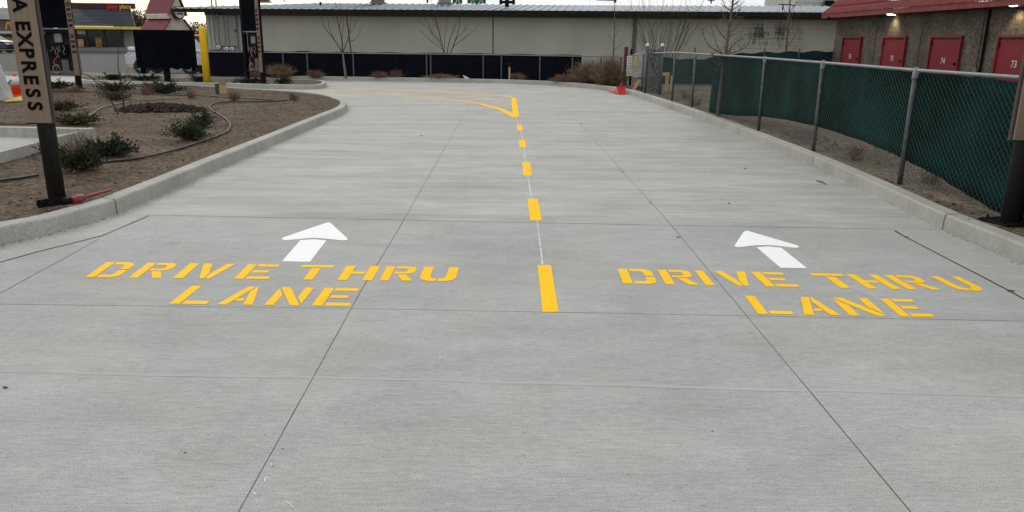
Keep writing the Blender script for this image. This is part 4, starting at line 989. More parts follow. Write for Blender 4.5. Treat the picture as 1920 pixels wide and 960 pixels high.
px_tree(35.0, [(836, 140), (836, 120), (836, 99)], .05, [([(832, 99), (826, 72), (821, 50), (817, 30), (822, 0)], .024), ([(838, 99), (843, 75), (850, 58), (856, 38)], .018), ([(845, 99), (855, 72), (861, 50), (862, 18)], .022), ([(828, 86), (815, 70), (800, 52), (784, 38)], .014), ([(826, 78), (812, 62), (803, 45), (797, 32)], .014), ([(829, 92), (812, 80), (798, 68), (788, 56)], .012), ([(848, 90), (862, 78), (878, 66), (893, 54)], .014), ([(850, 82), (862, 66), (876, 52)], .012), ([(824, 60), (815, 45), (806, 30)], .010), ([(821, 50), (812, 25), (808, 2)], .012), ([(833, 98), (834, 70), (838, 45), (834, 20)], .014)],
        'bare fan-shaped shrub standing before the centre of the long wall', 3, 'twig', 9, 'bare_shrub', 'shrub', 'bare multi-stem shrubs behind the fence', tl=.45)
b = V(658, 100, 36.4); mb = MB(); mb.tube([(b.x+.15, 36.4, zb), (b.x, 36.4, 1.2), (b.x-.12, 36.4, V(655, 30, 36.4).z)], .028, 6); tag(mb.build('drain_pipe', 'dark_trim', None, (b.x, 36.4, zb)), 'thin dark pole standing right of the V-shaped tree against the wall', 'pole')
for px, lb, sd_, h_, w_, n_ in ((1228, 'dense bare multi-stem shrub behind the steel gate', 8, 3.3, 2.4, 15),):
    b = V(px, 105, 35.0); multi_stem((b.x, 35.0 if px < 1000 else 33.4, zb), h_, w_, lb, sd_, n_)
b = V(1148, 130, 33.4); young_tree((b.x, 33.4, zb), 3.4, .035, 'thin bare sapling above the large dry bush near the gate', 31, .32, 9, .55, 'bark', depth=1)
b = V(1471, 110, 32.3); young_tree((b.x, 32.3, zb), 4.2, .05, 'slender bare tree before the stained part of the wall', 44, .3, 11, .95, 'bark', spread=.6, depth=2, kids=(1, 2), up=.6)
for px, py, rx, rz_, n_, mt, lb in ((543, 141, .75, .60, 420, 'tan_brush', 'rounded tan tumbleweed against the far fence, left part'), (608, 141, .5, .35, 120, 'red_brush', 'small dry bush left of the V-shaped tree'), (722, 143, .5, .32, 200, 'red_brush', 'low domed dry bush against the navy screen right of the V-shaped tree'), (752, 143, .4, .42, 60, 'red_brush', 'sparse dry twigs beside the low domed bush'), (830, 146, .9, .2, 260, 'tan_brush', 'low dry weeds at the foot of the navy screen in the middle'), (970, 149, .45, .34, 200, 'tan_brush', 'dry bush right of the tan marker stake'), (1062, 154, .8, .35, 380, 'red_brush', 'low wide dry bush under the end of the navy screen'), (1105, 156, 1.0, .95, 460, 'tan_brush', 'large left lobe of dry brush beyond the bend'), (1142, 160, .85, 1.15, 520, 'tan_brush', 'large darker right lobe of dry brush beside the timber post'), (495, 141, .5, .3, 120, 'red_brush', 'low dry bush hidden behind the right kiosk leg')):
    b = G(px, py, zb); brush((b.x, min(b.y, 33.22) if px < 1000 else b.y-.02, zb-.02), rx, rz_, n_, lb, mt, th=.006)
for px, py, rx, rz_, n_, lb in ((1290, 198, .35, .35, 40, 'sparse dry twigs behind the fence near the gate'), (1580, 300, .25, .35, 26, 'sparse dry twigs at the fence foot between two right posts'), (1720, 346, .25, .32, 26, 'sparse dry twigs right of the nearest full fence post'), (1275, 185, .4, .3, 40, 'sparse dry twigs by the tan timber stakes')):
    b = G(px, py, zb); brush((b.x+.18, b.y, zb-.02), rx, rz_, n_, lb, 'red_brush', 'sparse twigs along the right fence', .7, .0025, 'dry_twigs')
b = G(955, 149, zb); root = thing('marker_stake', 'tan marker stake with a round black head before the navy screen', 'stake', (b.x, b.y-.1, zb)); oo = (b.x, b.y-.1, zb)
mb = MB(); mb.box((b.x, b.y-.1, (zb+.62)/2), (.07, .05, .62)); mb.build('stake', 'wood_tan', root, oo)
mb = MB(); mb.bevbox((b.x, b.y-.12, .72), (.14, .09, .17), .03); mb.build('head', 'black_metal', root, oo)
b = G(874, 148, .16); mb = MB(); mb.tube([b, b+Vector((-.12, 0, .12)), b+Vector((.1, 0, .02))], .03, 5); tag(mb.build('litter', 'white_plain', None, tuple(b)), 'scrap of white litter on the far kerb', 'litter')

# ------------------------------------------------------------------ island furniture
b = G(388.5, 155.3, zb); r_ = .125; zt_ = V(380, 51, b.y).z
mb = MB(); mb.lathe((b.x, b.y, zb-.02), [(r_, 0), (r_, zt_-zb-.05), (r_*.93, zt_-zb-.01), (r_*.7, zt_-zb+.03), (r_*.3, zt_-zb+.05), (.005, zt_-zb+.055)], 24)
tag(mb.build('bollard', 'bollard_yellow', None, (b.x, b.y, zb), True), 'tall round yellow bollard on the island beside the wrapped menu board', 'bollard')
b = G(315, 154, zb); Yd = b.y; tl = V(253, 55.5, Yd); br_ = V(367, 128, Yd)
root = thing('menu_board', 'menu board wrapped in black plastic on one post on the island', 'menu board', (b.x, b.y, zb)); oo = (b.x, b.y, zb)
mb = MB(); x0, x1, z0, z1 = tl.x, br_.x, br_.z, tl.z; nx, nz_ = 26, 16; dpt = .34
def wrapz(x, z, s): return .006*mn.noise(Vector((x*3, 1, z*3)))+.004*mn.noise(Vector((x*9, s, z*9)))
vs = []; rr = random.Random(9)
for j in range(nz_+1):
    for i in range(nx+1):
        x = x0+(x1-x0)*i/nx; z = z0+(z1-z0)*j/nz_
        if j == 0: z += .03*math.sin(i*1.3)-.02
        vs.append((x, Yd-dpt/2+wrapz(x, z, 1)*(0 if i in (0, nx) else 1), z))
mb.raw(vs, [(j*(nx+1)+i, j*(nx+1)+i+1, (j+1)*(nx+1)+i+1, (j+1)*(nx+1)+i) for j in range(nz_) for i in range(nx)])
mb.box(((x0+x1)/2, Yd+.02, (z0+z1)/2+.005), (x1-x0, dpt-.02, z1-z0-.01)); mb.build('wrapped_panel', 'plastic_black', root, oo, False)
mb = MB(); mb.box((b.x, b.y, (z0+.1+zb)/2), (.17, .17, z0+.12-zb)); mb.build('post', 'black_metal', root, oo)
mb = MB(); mb.bevbox((b.x, b.y, zb+.02), (.32, .32, .04), .008); mb.build('base_plate', 'black_metal', root, oo)
mb = MB(); mb.box((x0+.12, Yd+.02, z0-.10), (.14, .1, .22)); mb.box((x1-.08, Yd+.02, z0-.02), (.1, .1, .16)); mb.build('hanging_plastic', 'plastic_black', root, oo)

def kiosk(label, loc, rz, W):
    root = thing('order_kiosk', label, 'kiosk', loc, 'order kiosks with downward lettering', rz)
    for x in (0, W):
        mb = MB(); mb.box((x, 0, 1.85), (.13, .13, 3.75)); p_ = mb.build('post', 'black_metal', root)
        mb = MB(); mb.bevbox((x, 0, .015), (.24, .24, .03), .006); mb.build('base_plate', 'black_metal', p_)
    mb = MB(); mb.box((W/2, 0, 3.77), (W+.4, .5, .09)); mb.build('canopy', 'black_metal', root)
    mb = MB(); mb.bevbox((W/2, .0, 2.60), (W-.13, .10, 1.64), .008); mb.build('screen_panel', 'plastic_black', root)
    z0, z1 = .40, 1.76; w_ = W-.131
    mb = MB(); mb.box((W/2, .09, (z0+z1)/2), (w_, .02, z1-z0)); mb.box((W/2, .0, z0+.01), (w_, .18, .02)); mb.box((W/2, 0, z1-.09), (w_, .16, .02))
    cab = mb.build('cabinet', 'cavity', root)
    mb = MB(); mb.bevbox((W/2, -.045, z1-.005), (w_-.002, .06, .035), .006); mb.build('ledge', 'galv', root)
    mb = MB(); mb.bevbox((W*.52, .03, z1-.27), (.24, .09, .28), .03); mb.build('speaker_housing', 'grey_box', cab)
    mb = MB(); mb.box((W*.5, .02, 1.13), (w_*.62, .08, .34)); mb.build('electronics_tray', 'black_metal', cab)
    mb = MB(); mb.box((W*.63, .045, .68), (.20, .05, .36)); mb.box((W*.5, .04, .47), (w_*.9, .05, .12)); mb.build('junction_plate', 'grey_plate', cab)
    rr = random.Random(6); mb = MB()
    for k in range(5):
        x = W*(.30+.13*k*.7); pts = [(x, -.04, 1.30-rr.random()*.08)]
        for i in range(1, 5): pts.append((x+rr.uniform(-.05, .05), -.05+rr.uniform(-.02, .02), 1.28-.09*i))
        mb.tube(smooth_path(pts[:3+k%3], 4), .008, 5)
    for k in range(3): mb.tube(smooth_path([(W*.36+math.cos(i*.8)*.11, -.04+.01*k, .60+math.sin(i*.8)*.12-.02*k) for i in range(8)], 4), .009, 5)
    mb.build('loose_cables', 'cable_white', cab)
    mb = MB(); mb.tube(smooth_path([(W*.5, -.05, 1.0), (W*.38, -.06, .88), (W*.30, -.06, .78), (W*.42, -.06, .68), (W*.35, -.06, .55)], 5), .012, 5); mb.build('orange_cable', 'cable_orange', cab)
    bz0, bz1 = .40, 3.7; bx = W+.035
    mb = MB(); mb.bevbox((bx, -.085, (bz0+bz1)/2), (.155, .03, bz1-bz0), .004); bd = mb.build('sign_board', 'tan_board', root)
    obs = vletters(bd, 'ORDER HERE', [2.46-.1515*i for i in range(10)], bx+.004, -.103, .145, bold=.006); merge(obs, 'lettering')
    return root
b1 = G(92, 166, zb); b2 = G(142, 164.2, zb)
kiosk('left order kiosk with open wired cabinet beside the far lane', (b1.x, b1.y, zb), 0, .93)
b2 = G(497, 157.3, zb)
an = rad(-38); kiosk('right order kiosk with open wired cabinet on the island past the yellow bollard', (b2.x-.93*math.cos(an)-.05, b2.y-.93*math.sin(an)+.0, zb), an, .93)

# box on the bed
b = G(411, 177, zb); root = thing('small_carton', 'open carton, dark green on one side and plain cardboard on the other, on the soil', 'carton', (b.x, b.y, zb)); oo = (b.x, b.y, zb)
xm_ = V(411.5, 170, b.y).x; x0 = V(399.5, 170, b.y).x; x1 = V(424, 170, b.y).x; zt_ = V(411, 156.5, b.y).z
mb = MB(); mb.raw([(x0, b.y+.16, zb), (xm_, b.y, zb), (x1, b.y+.03, zb), (x0+.3, b.y+.26, zb), (x0, b.y+.16, zt_-.01), (xm_, b.y, zt_), (x1, b.y+.03, zt_-.01), (x0+.3, b.y+.26, zt_-.01)], [(0, 1, 5, 4)]); mb.m = 1
mb.raw([(xm_, b.y, zb), (x1, b.y+.03, zb), (x1, b.y+.03, zt_-.01), (xm_, b.y, zt_)], [(0, 1, 2, 3)])
mb.raw([(x1, b.y+.03, zb), (x0+.3, b.y+.26, zb), (x0+.3, b.y+.26, zt_-.01), (x1, b.y+.03, zt_-.01)], [(0, 1, 2, 3)]); mb.raw([(x0+.3, b.y+.26, zb), (x0, b.y+.16, zb), (x0, b.y+.16, zt_-.01), (x0+.3, b.y+.26, zt_-.01)], [(0, 1, 2, 3)])
ob = mb.build('carton_walls', ['green_box', 'cardboard'], root, oo); md = ob.modifiers.new('t', 'SOLIDIFY'); md.thickness = .006
mb = MB(); mb.raw([(xm_, b.y-.004, zt_-.02), (x1, b.y+.026, zt_-.03), (x1+.02, b.y+.0, zt_+.015), (xm_+.02, b.y-.03, zt_+.02)], [(0, 1, 2, 3)]); ob = mb.build('flap', 'cardboard', root, oo); md = ob.modifiers.new('t', 'SOLIDIFY'); md.thickness = .005

# traffic cone, barrier
b = G(33, 180, zb); root = thing('traffic_cone', 'orange traffic cone with white collar beside the pale barrier', 'traffic cone', (b.x, b.y, zb)); oo = (b.x, b.y, zb)
hc = V(28, 137, b.y).z-zb
mb = MB(); mb.bevbox((b.x, b.y, zb+.02), (.40, .40, .04), .01); mb.build('base', 'orange', root, oo)
mb = MB(); mb.lathe((b.x, b.y, zb+.04), [(.155, 0), (.035, hc-.05), (.02, hc-.04)], 20); co = mb.build('cone', 'orange', root, oo, True)
mb = MB(); f1, f2 = .46, .86; rr_ = lambda f: .155+(.035-.155)*f+.004
mb.lathe((b.x, b.y, zb+.04), [(rr_(f1), (hc-.05)*f1), (rr_(f2), (hc-.05)*f2)], 20); mb.build('reflective_collar', 'white_plain', co, oo, True)
b = G(5, 189, zb); w0 = V(-20, 189, b.y).x; w1 = V(13, 189, b.y).x; zt_ = V(5, 118, b.y).z
mb = MB(); n_ = [(w0, zb), (w1, zb), (w1-.02, zb+.12), (w1-.12, zb+.5), (w1-.20, zt_-.04), (w1-.24, zt_), (w0+.15, zt_), (w0+.1, zt_-.04)]
mb.extrude([(x, b.y, z) for x, z in n_], (0, .3, 0)); tag(mb.build('concrete_barrier', 'white_dull', None, (b.x, b.y, zb)), 'pale tapered concrete barrier block at the left edge', 'barrier')
a, c = G(8, 192, zb+.01), G(52, 181, zb+.01); mb = MB(); mb.extrude([a, G(46, 190, zb+.01), c, G(26, 184, zb+.01)], (0, 0, .03)); tag(mb.build('yellow_mat', 'yellow_pad', None, (a.x, a.y, zb)), 'crumpled yellow sheet on the soil below the traffic cone', 'sheet')
mb = MB()
for dx in (0, .12): mb.tube(smooth_path([V(20+dx*20, 150, b.y+.9)+Vector((0, 0, 0)), V(14, 158, b.y+.9), V(20, 168, b.y+.9), V(24, 178, b.y+.9)], 4), .02, 5)
tag(mb.build('pipe_loops', 'cable_white', None, (b.x+.6, b.y+.9, zb)), 'white hose loops between the barrier and the cone', 'hose')
# white wrapped utility riser
b = G(252, 138, zb); Yw = 34.6; p0 = V(251, 126, Yw); root = thing('utility_riser', 'white plastic wrapped utility riser left of the menu board', 'utility riser', (p0.x, Yw, zb)); oo = (p0.x, Yw, zb)
mb = MB()
mb.lathe((p0.x, Yw, p0.z), [(.16, 0), (.20, .10), (.13, .22), (.19, .32), (.15, .48), (.08, .52), (.17, .56), (.14, .66), (.06, .68), (.15, .74), (.16, .84), (.02, .86)], 9); mb.build('wrap', 'white_plain', root, oo)
mb = MB()
for dx, lx in ((-.12, -.42), (.16, .26), (-.05, -.02)): mb.tube([(p0.x+dx, Yw, p0.z+.15), (p0.x+lx, Yw-.1, zb-.1)], .022, 6)
mb.build('legs', 'wood_tan', root, oo)
mb = MB(); mb.bevbox((p0.x-.2, Yw-.05, p0.z+.32), (.12, .12, .34), .03); mb.build('valve', 'rust', root, oo)

# cars
def car(label, loc, rz, mtl, L_=4.4, Wd=1.8, Hh=1.55, s=1.0):
    root = thing('parked_car', label, 'car', loc, None, rz)
    prof = [(-2.2, .42), (-2.22, .75), (-2.05, .98), (-1.55, 1.05), (-1.15, 1.48), (-.3, Hh), (.75, Hh-.04), (1.35, 1.12), (2.0, .98), (2.2, .75), (2.2, .42)]
    k = L_/4.4; mb = MB(); secs = []
    for (x, z) in prof:
        ins = .0 if z < 1.0 else .18*(z-1)/.5
        secs.append((x*k, z, Wd/2-ins))
    n = len(secs); vs = [(x, -w_, z) for x, z, w_ in secs]+[(x, w_, z) for x, z, w_ in secs]
    mb.raw(vs, [tuple(range(n)), tuple(range(2*n-1, n-1, -1))]+[(i, n+i, n+(i+1) % n, (i+1) % n) for i in range(n)])
    mb.build('body', mtl, root)
    for sgn in (-1, 1):
        mb = MB(); y = sgn*(Wd/2-.09)
        for q in ([(-1.38*k, 1.08), (-1.08*k, 1.42), (-.3*k, Hh-.1), (-.25*k, 1.06)], [(-.17*k, 1.06), (-.2*k, Hh-.1), (.68*k, Hh-.13), (1.15*k, 1.08)]):
            mb.extrude([(x, y+sgn*(.07-.16*(z-1.05)/.5), z) for x, z in q], (0, sgn*.035, 0))
        mb.build('side_windows', 'glass_dark', root)
        for x in (-1.35*k, 1.35*k):
            mb = MB(); mb.tube([(x, sgn*(Wd/2-.18), .33), (x, sgn*(Wd/2+.01), .33)], .33, 20); wh = mb.build('wheel', 'rubber', root)
            mb = MB(); mb.tube([(x, sgn*(Wd/2), .33), (x, sgn*(Wd/2+.025), .33)], .19, 12)
            for q in range(5):
                a = q*1.257; mb.box((x+math.cos(a)*.1, sgn*(Wd/2+.03), .33+math.sin(a)*.1), (.16, .012, .04), 0, (Vector((math.cos(a), 0, math.sin(a))), Vector((0, 1, 0)), Vector((-math.sin(a), 0, math.cos(a)))))
            mb.build('rim', 'galv', wh)
        mb = MB(); mb.bevbox((2.17*k, sgn*.62, .78), (.08, .34, .14), .02); mb.build('headlight', 'white_plain', root)
        mb = MB(); mb.bevbox((-2.19*k, sgn*.68, .85), (.06, .26, .16), .02); mb.build('tail_light', 'red_sign', root)
    return root
p = V(326, 137, 35.2); car('light grey parked car mostly hidden behind the wrapped menu board', (p.x, 35.2, .11), rad(180), 'car_white', 3.35, 1.62, 1.45)
p = V(6, 96, 74); car('dark blue parked car in front of the restaurant behind the lettered board', (p.x, 72, .12), 0, 'car_dark', 4.3)

# ------------------------------------------------------------------ long metal-roofed building
A = V(325, 60, 38.6); B = V(1565, 60, 35.2); A.z = B.z = 0
u = (B-A).normalized(); nb = Vector((-u.y, u.x, 0)); 
WA = A+nb*.75                                       # wall plane 0.75 m behind the eave line
def W(px, py, off=0): return PL(px, py, WA+nb*off, nb)
wl = W(388, 60); wr = WA+u*((B-A).length+4.5); wr.z = 0; wl.z = 0
zE = (PL(325, 15.5, A, nb).z+PL(1565, 23, A, nb).z)/2
zW = W(900, 32.5).z
root = thing('long_building', 'long grey-green stucco building with a low ribbed metal roof across the back', 'building', (wl.x, wl.y, .1)); oo = (wl.x, wl.y, .1)
brk = W(1192, 60); brk.z = 0
mb = MB(); dep = 14
def wallbox(mb, a, b, z0, z1, off0, off1):
    P = [a+nb*off0, b+nb*off0, b+nb*off1, a+nb*off1]; mb.prism([(p.x, p.y) for p in P], z0, z1)
wallbox(mb, wl, wr, -.1, zE-.05, 0, dep)
ob_ = Vector(oo); SP = [(W(px, py)-ob_, rx, rz_, k) for px, py, rx, rz_, k in ((1422, 62, .95, .95, .50), (1464, 58, .70, .75, .50), (1440, 70, 2.6, 1.2, .36), (1500, 62, .6, 1.1, .38))]
stucco_wall('stucco', (.385, .388, .325), [(tuple(p), rx, rz_, k) for p, rx, rz_, k in SP]); mb.build('wall', 'stucco', root, oo)
mb = MB(); wallbox(mb, wl-u*.02, brk, zW, zE-.12, -.05, -.004); mb.build('upper_trim', 'brown_trim', root, oo)
mb = MB(); wallbox(mb, brk+u*.1, wr, zW-.01, zE-.14, -.03, -.004); mb.build('upper_trim', 'brown_trim', root, oo)
# fascia + roof
roofL = A+u*0; roofR = wr.copy()
rdg = 6.2; zR = PL(900, 8.5, A+nb*rdg, nb).z
mb = MB(); a0 = A.copy(); b0 = A+u*((B-A).length+5.2)
th = .05
hipL = 3.4
P0 = a0; P1 = b0; P2 = b0+nb*rdg; P3 = a0+u*5.0+nb*rdg
def z_(p, z): return Vector((p.x, p.y, z))
mb.poly([z_(P0, zE), z_(P1, zE), z_(P2, zR), z_(P3, zR)])
P4 = a0+nb*(2*rdg); P5 = b0+nb*(2*rdg)
mb.poly([z_(P3, zR), z_(P2, zR), z_(P5, zE), z_(P4, zE)]); mb.poly([z_(P0, zE), z_(P3, zR), z_(P4, zE)])
rf_ = mb.build('roof', 'roof_metal', root, oo)
mb = MB(); Ltot = (b0-a0).length; s = .25
while s < Ltot-.1:
    q0 = a0+u*s; f_ = min(1, s/5.0); q1 = a0+u*s+nb*rdg*f_
    mb.tube([z_(q0-nb*.02, zE+.012), z_(q1, zE+(zR-zE)*f_+.012)], .032, 4); s += .36
mb.build('ribs', 'roof_metal', rf_, oo)
mb = MB(); wallbox(mb, a0, b0, zE-.165, zE-.012, .0, .04); mb.build('fascia', 'fascia_shade', rf_, oo)  # tall dark board, its height and colour standing in for the soffit shadow
mb = MB(); wallbox(mb, a0, b0, zE-.168, zE-.15, .042, .70); mb.build('soffit', 'brown_trim', rf_, oo)
# wall details
def onwall(px0, py0, px1, py1, off=-.03, th=.02):
    a = W(px0, py0, off); b = W(px1, py1, off); mb = MB(); c = (a+b)/2
    mb.box(c, (abs((b-a).dot(u)), th, abs(a.z-b.z)), ax=(u, nb, Vector((0, 0, 1)))); return mb
def vline(px, y0, y1, w_, name, mt, off=-.02):
    a = W(px, y0, off); mb = MB(); z1 = W(px, y1, off).z; mb.box((a.x, a.y, (a.z+z1)/2), (w_, .03, abs(a.z-z1)), ax=(u, nb, Vector((0, 0, 1)))); return mb.build(name, mt, root, oo)
vline(924.5, 34, 112, .045, 'wall_seam', 'dark_trim', -.0036)
vline(1191.5, 30, 112, .16, 'downpipe', 'brown_trim', -.07); vline(1188.5, 30, 112, .03, 'wall_seam', 'dark_trim', -.0036)
mb = onwall(392, 30, 398, 110, -.012, .02); mb.build('corner_trim', 'stucco_side', root, oo)
# utility corner: cabinet, conduits, meters
mb = onwall(411, 29, 447, 86.5, -.10, .16); cb = mb.build('utility_cabinet', 'stucco_side', root, oo)
for px in (403.5, 411.5):
    a = W(px, 80, -.16); t = W(px, 3, -.9); mb = MB(); mb.tube([a, z_(a, zE-.15), z_(a, zE+.2)+Vector((0, -.0, 0)), z_(a, zE+1.6)], .035, 8); mb.build('conduit', 'galv', root, oo)
for px in (417.8, 424.5): vline(px, 30, 84, .05, 'conduit', 'grey_box', -.21)
mb = onwall(392, 92, 450, 95.5, -.08, .14); mb.build('meter_shelf', 'grey_box', root, oo)
mb = onwall(404, 81, 416, 94, -.08, .12); mb.build('meter_box', 'grey_box', root, oo)
mb = onwall(417, 87.5, 448, 94.5, -.08, .1); mb.build('meter_box', 'grey_box', root, oo)
for px, py in ((410.5, 88.8), (426, 91.7), (436.3, 91.7)):
    c = W(px, py, -.15); mb = MB(); mb.tube([c, c-nb*.10, c-nb*.13], [.10, .095, .05], 16); mt_ = mb.build('electric_meter', 'white_plain', root, oo)
    mb = MB(); mb.tube([c-nb*.131, c-nb*.14], .035, 10); mb.build('dial', 'dark_trim', mt_, oo)
mb = MB(); c = W(442, 57, -.2); mb.tube([c, c-nb*.05], .05, 8); mb.build('cabinet_lock', 'dark_trim', cb, oo)
for x0_, y0_, x1_, y1_ in ((993, 55.5, 1000, 58.6), (1017, 83, 1024, 86.5), (1138, 46, 1143, 49)):
    onwall(x0_, y0_, x1_, y1_, -.006, .01).build('paint_patch', 'siding', root, oo)
onwall(559, 95.5, 578, 97.5, -.3, .3).build('pipe_stub', 'dark_trim', root, oo)
mb = MB()
for zc in range(9):
    y = 40+zc*6.4; a = W(1385, y, -.003); b = W(1505, y+.9, -.003); mb.tube([a, b], .005, 3)
mb.build('block_courses', 'brown_trim', root, oo)
# roof-top items
def onroof(px0, py0, px1, py1, back, name, mt, label, cat, th=.5, grp=None):
    pl = A+nb*back; a = PL(px0, py0, pl, nb); b = PL(px1, py1, pl, nb); mb = MB(); c = (a+b)/2
    mb.box(c, (abs((b-a).dot(u)), th, abs(a.z-b.z)), ax=(u, nb, Vector((0, 0, 1))))
    cap = MB(); cap.box((c.x, c.y, max(a.z, b.z)+.03), (abs((b-a).dot(u))+.1, th+.1, .06), ax=(u, nb, Vector((0, 0, 1))))
    oo_ = (c.x, c.y, min(a.z, b.z)); r = thing(name, label, cat, oo_, grp); mb.build('housing', mt, r, oo_); cap.build('cap', 'dark_trim', r, oo_)
    fl = MB(); fl.box((c.x, c.y, min(a.z, b.z)+.04), (abs((b-a).dot(u))+.14, th+.14, .07), ax=(u, nb, Vector((0, 0, 1)))); fl.build('flashing', 'louver', r, oo_)
    return r
onroof(697, -22, 719, 7, 4.6, 'roof_vent', 'brick_brown', 'square brick roof vent, left of the two on the ridge', 'roof vent')
onroof(824, -22, 844.5, 8, 4.6, 'roof_vent', 'grey_box', 'grey square roof vent left of the green signs', 'roof vent')
onroof(470, -20, 503, 5, 5.2, 'roof_vent', 'rust', 'reddish brown roof unit above the right kiosk', 'roof vent')
def roofpole(px, y0, y1, back, r, label, cat='vent pipe', mt='black_metal', name='vent_pipe', arm=None):
    pl = A+nb*back; a = PL(px, y1, pl, nb); b = PL(px, y0, pl, nb); mb = MB(); mb.tube([a, z_(a, b.z)], r, 8)
    if arm:
        for q in arm: p_ = PL(q[0], q[1], pl, nb); q_ = PL(q[2], q[3], pl, nb); mb.tube([p_, q_], r*.7, 6)
    tag(mb.build(name, mt, None, tuple(a)), label, cat)
roofpole(601, 3.5, 11, 3, .05, 'black vent pipe rising from the roof left of the brick vent')
roofpole(533, -4, 4, 6, .03, 'thin pole behind the roof ridge near the right kiosk', 'pole')
roofpole(950.5, -14, 13, 2.2, .10, 'black stack with frame on the roof right of the green signs', 'stack', arm=[(940, 4, 962, 4), (940, -6, 962, -6), (939, -8, 939, 8), (963, -8, 963, 8)], name='roof_stack')
roofpole(1153.5, -6, 5, 6, .06, 'lamp mast with a flat arm rising behind the roof ridge', 'mast', arm=[(1118, -1, 1156, 0)], name='lamp_mast')
roofpole(1333, -4, 7, 6, .035, 'small antenna on the roof ridge behind the bare tree', 'antenna', arm=[(1327, 1, 1340, 1)], name='roof_antenna')
roofpole(1467, 9, 22, .9, .03, 'dark antenna bracket at the eave right of centre', 'antenna', arm=[(1460, 8, 1482, 8.5), (1478, 8, 1492, 11)], name='roof_antenna')
roofpole(801.5, -6, 5, 6, .05, 'short black pipe between the two square roof vents')
for x0_, x1_, lb, n_ in ((848, 867, 'narrower green highway sign above the roof', 1), (876, 911, 'wider green highway sign above the roof', 2)):
    a = V(x0_, -30, 62); b = V(x1_, 7, 62); oo_ = ((a.x+b.x)/2, 62, .1); r = thing('green_sign', lb, 'sign', oo_, 'green signs beyond the roof')
    mb = MB(); mb.bevbox(((a.x+b.x)/2, 62, (a.z+b.z)/2), (b.x-a.x, .08, a.z-b.z), .02); mb.build('panel', 'green_sign', r, oo_)
    mb = MB(); mb.tube([(oo_[0], 62.1, .1), (oo_[0], 62.1, a.z)], .09, 8); mb.build('post', 'galv', r, oo_)
    mb = MB()
    for i in range(n_): c = V(x0_+(x1_-x0_)*(i+.62)/(n_+.2), 3, 61.9); mb.tube([c+Vector((-.16, 0, -.16)), c+Vector((0, 0, .18)), c+Vector((.16, 0, -.16))], .04, 4)
    mb.build('white_mark', 'white_plain', r, oo_)
# white sided building behind
a = V(1492, 2, 50); b = V(1640, 40, 50); oo_ = (a.x, 50, .1); r = thing('sided_building', 'pale sided building peeking over the roof beside the red tiles', 'building', oo_)
mb = MB(); mb.box(((a.x+b.x)/2, 53, 3.4), (b.x-a.x, 6, 6.6)); mb.build('wall', 'siding', r, oo_)
mb = MB()
for i in range(18): mb.box(((a.x+b.x)/2, 49.985, 2.9+i*.2), (b.x-a.x, .03, .02))
mb.build('siding_lines', 'grey_box', r, oo_)
c = V(1556, 7, 49.4); mb = MB(); mb.bevbox((c.x, 49.6, c.z), (.55, .5, .38), .03); ac = mb.build('air_conditioner', 'black_metal', r, oo_)
mb = MB(); mb.tube([V(1543, 12, 49.5), V(1568, 12, 49.5)], .03, 6); mb.tube([V(1545, 0, 49.5), V(1545, 12, 49.5)], .03, 6); mb.build('bracket', 'galv', ac, oo_)
mb = MB(); mb.box(((a.x+b.x)/2, 53, 6.8), (b.x-a.x+.6, 6.6, .25)); mb.build('roof', 'louver', r, oo_)

# ------------------------------------------------------------------ storage building on the right
XS = 12.7
def S(px, py, off=0): return VX(px, py, XS+off)
far = S(1567, 60); yF = far.y; yN = 8.0
zEs = (S(1600, 24).z+S(1880, 6).z)/2
root = thing('storage_building', 'storage building with pebbled walls, red doors and a red tile roof at the right', 'building', (XS, yF, .1)); oo = (XS, yF, .1)
mb = MB(); mb.prism([(XS, yN), (XS+9, yN), (XS+9, yF), (XS, yF)], -.1, zEs+.05); mb.build('wall', 'aggregate', root, oo)
# roof: steep mansard skirt with tile courses, hip at the far end
ov = .45; mb = MB(); NC = 7; Hs = 1.9; run = 1.5
crs = []
for k in range(NC):
    t0, t1_ = k/NC, (k+1)/NC
    x0, z0 = XS-ov+run*t0, zEs-.02+Hs*t0+.035; x1, z1 = XS-ov+run*t1_, zEs-.02+Hs*t1_
    y0 = yF+ov-run*t0; y1 = yF+ov-run*t1_
    # corrugated tile row: scalloped strip
    st = .16; n = int((y0-yN)/st); vs = []
    for i in range(n*4+1):
        y = yN+(y0-yN)*i/(n*4); s = .024*(1-math.cos(i*math.pi/2))
        vs.append((x0-s*.8, y, z0+s*.6)); vs.append((x1-s*.5+.0, min(y, y1+(y-y1)*.0) if y > y1 else y, z1+s*.5))
    mb.raw(vs, [(2*i, 2*i+1, 2*i+3, 2*i+2) for i in range(n*4)])
    mb.raw([(x0, yN, z0-.035), (x0, y0, z0-.035), (x0, y0, z0), (x0, yN, z0)], [(0, 1, 2, 3)])
    # hip end row
    xe = XS+9; n2 = int((xe-x0)/st); vs = []
    for i in range(n2*4+1):
        x = x0+(xe-x0)*i/(n2*4); s = .024*(1-math.cos(i*math.pi/2)); vs.append((x, y0+s*.8, z0+s*.6)); vs.append((max(x, x1), y1+s*.5, z1+s*.5))
    mb.raw(vs, [(2*i, 2*i+1, 2*i+3, 2*i+2) for i in range(n2*4)])
mb.prism([(XS-ov+run, yN), (XS+9, yN), (XS+9, yF+ov-run), (XS-ov+run, yF+ov-run)], zEs+Hs-.1, zEs+Hs+.02)
rf_ = mb.build('tile_roof', 'red_tile', root, oo)
mb = MB(); mb.box((XS-ov+.03, (yN+yF+ov)/2, zEs-.06), (.05, yF+ov-yN, .14)); mb.box((XS+4.3, yF+ov-.03, zEs-.06), (9.4, .05, .138)); mb.box((XS-.12, (yN+yF)/2, zEs-.10), (.16, yF-yN, .10)); mb.build('fascia', 'red_tile', rf_, oo)
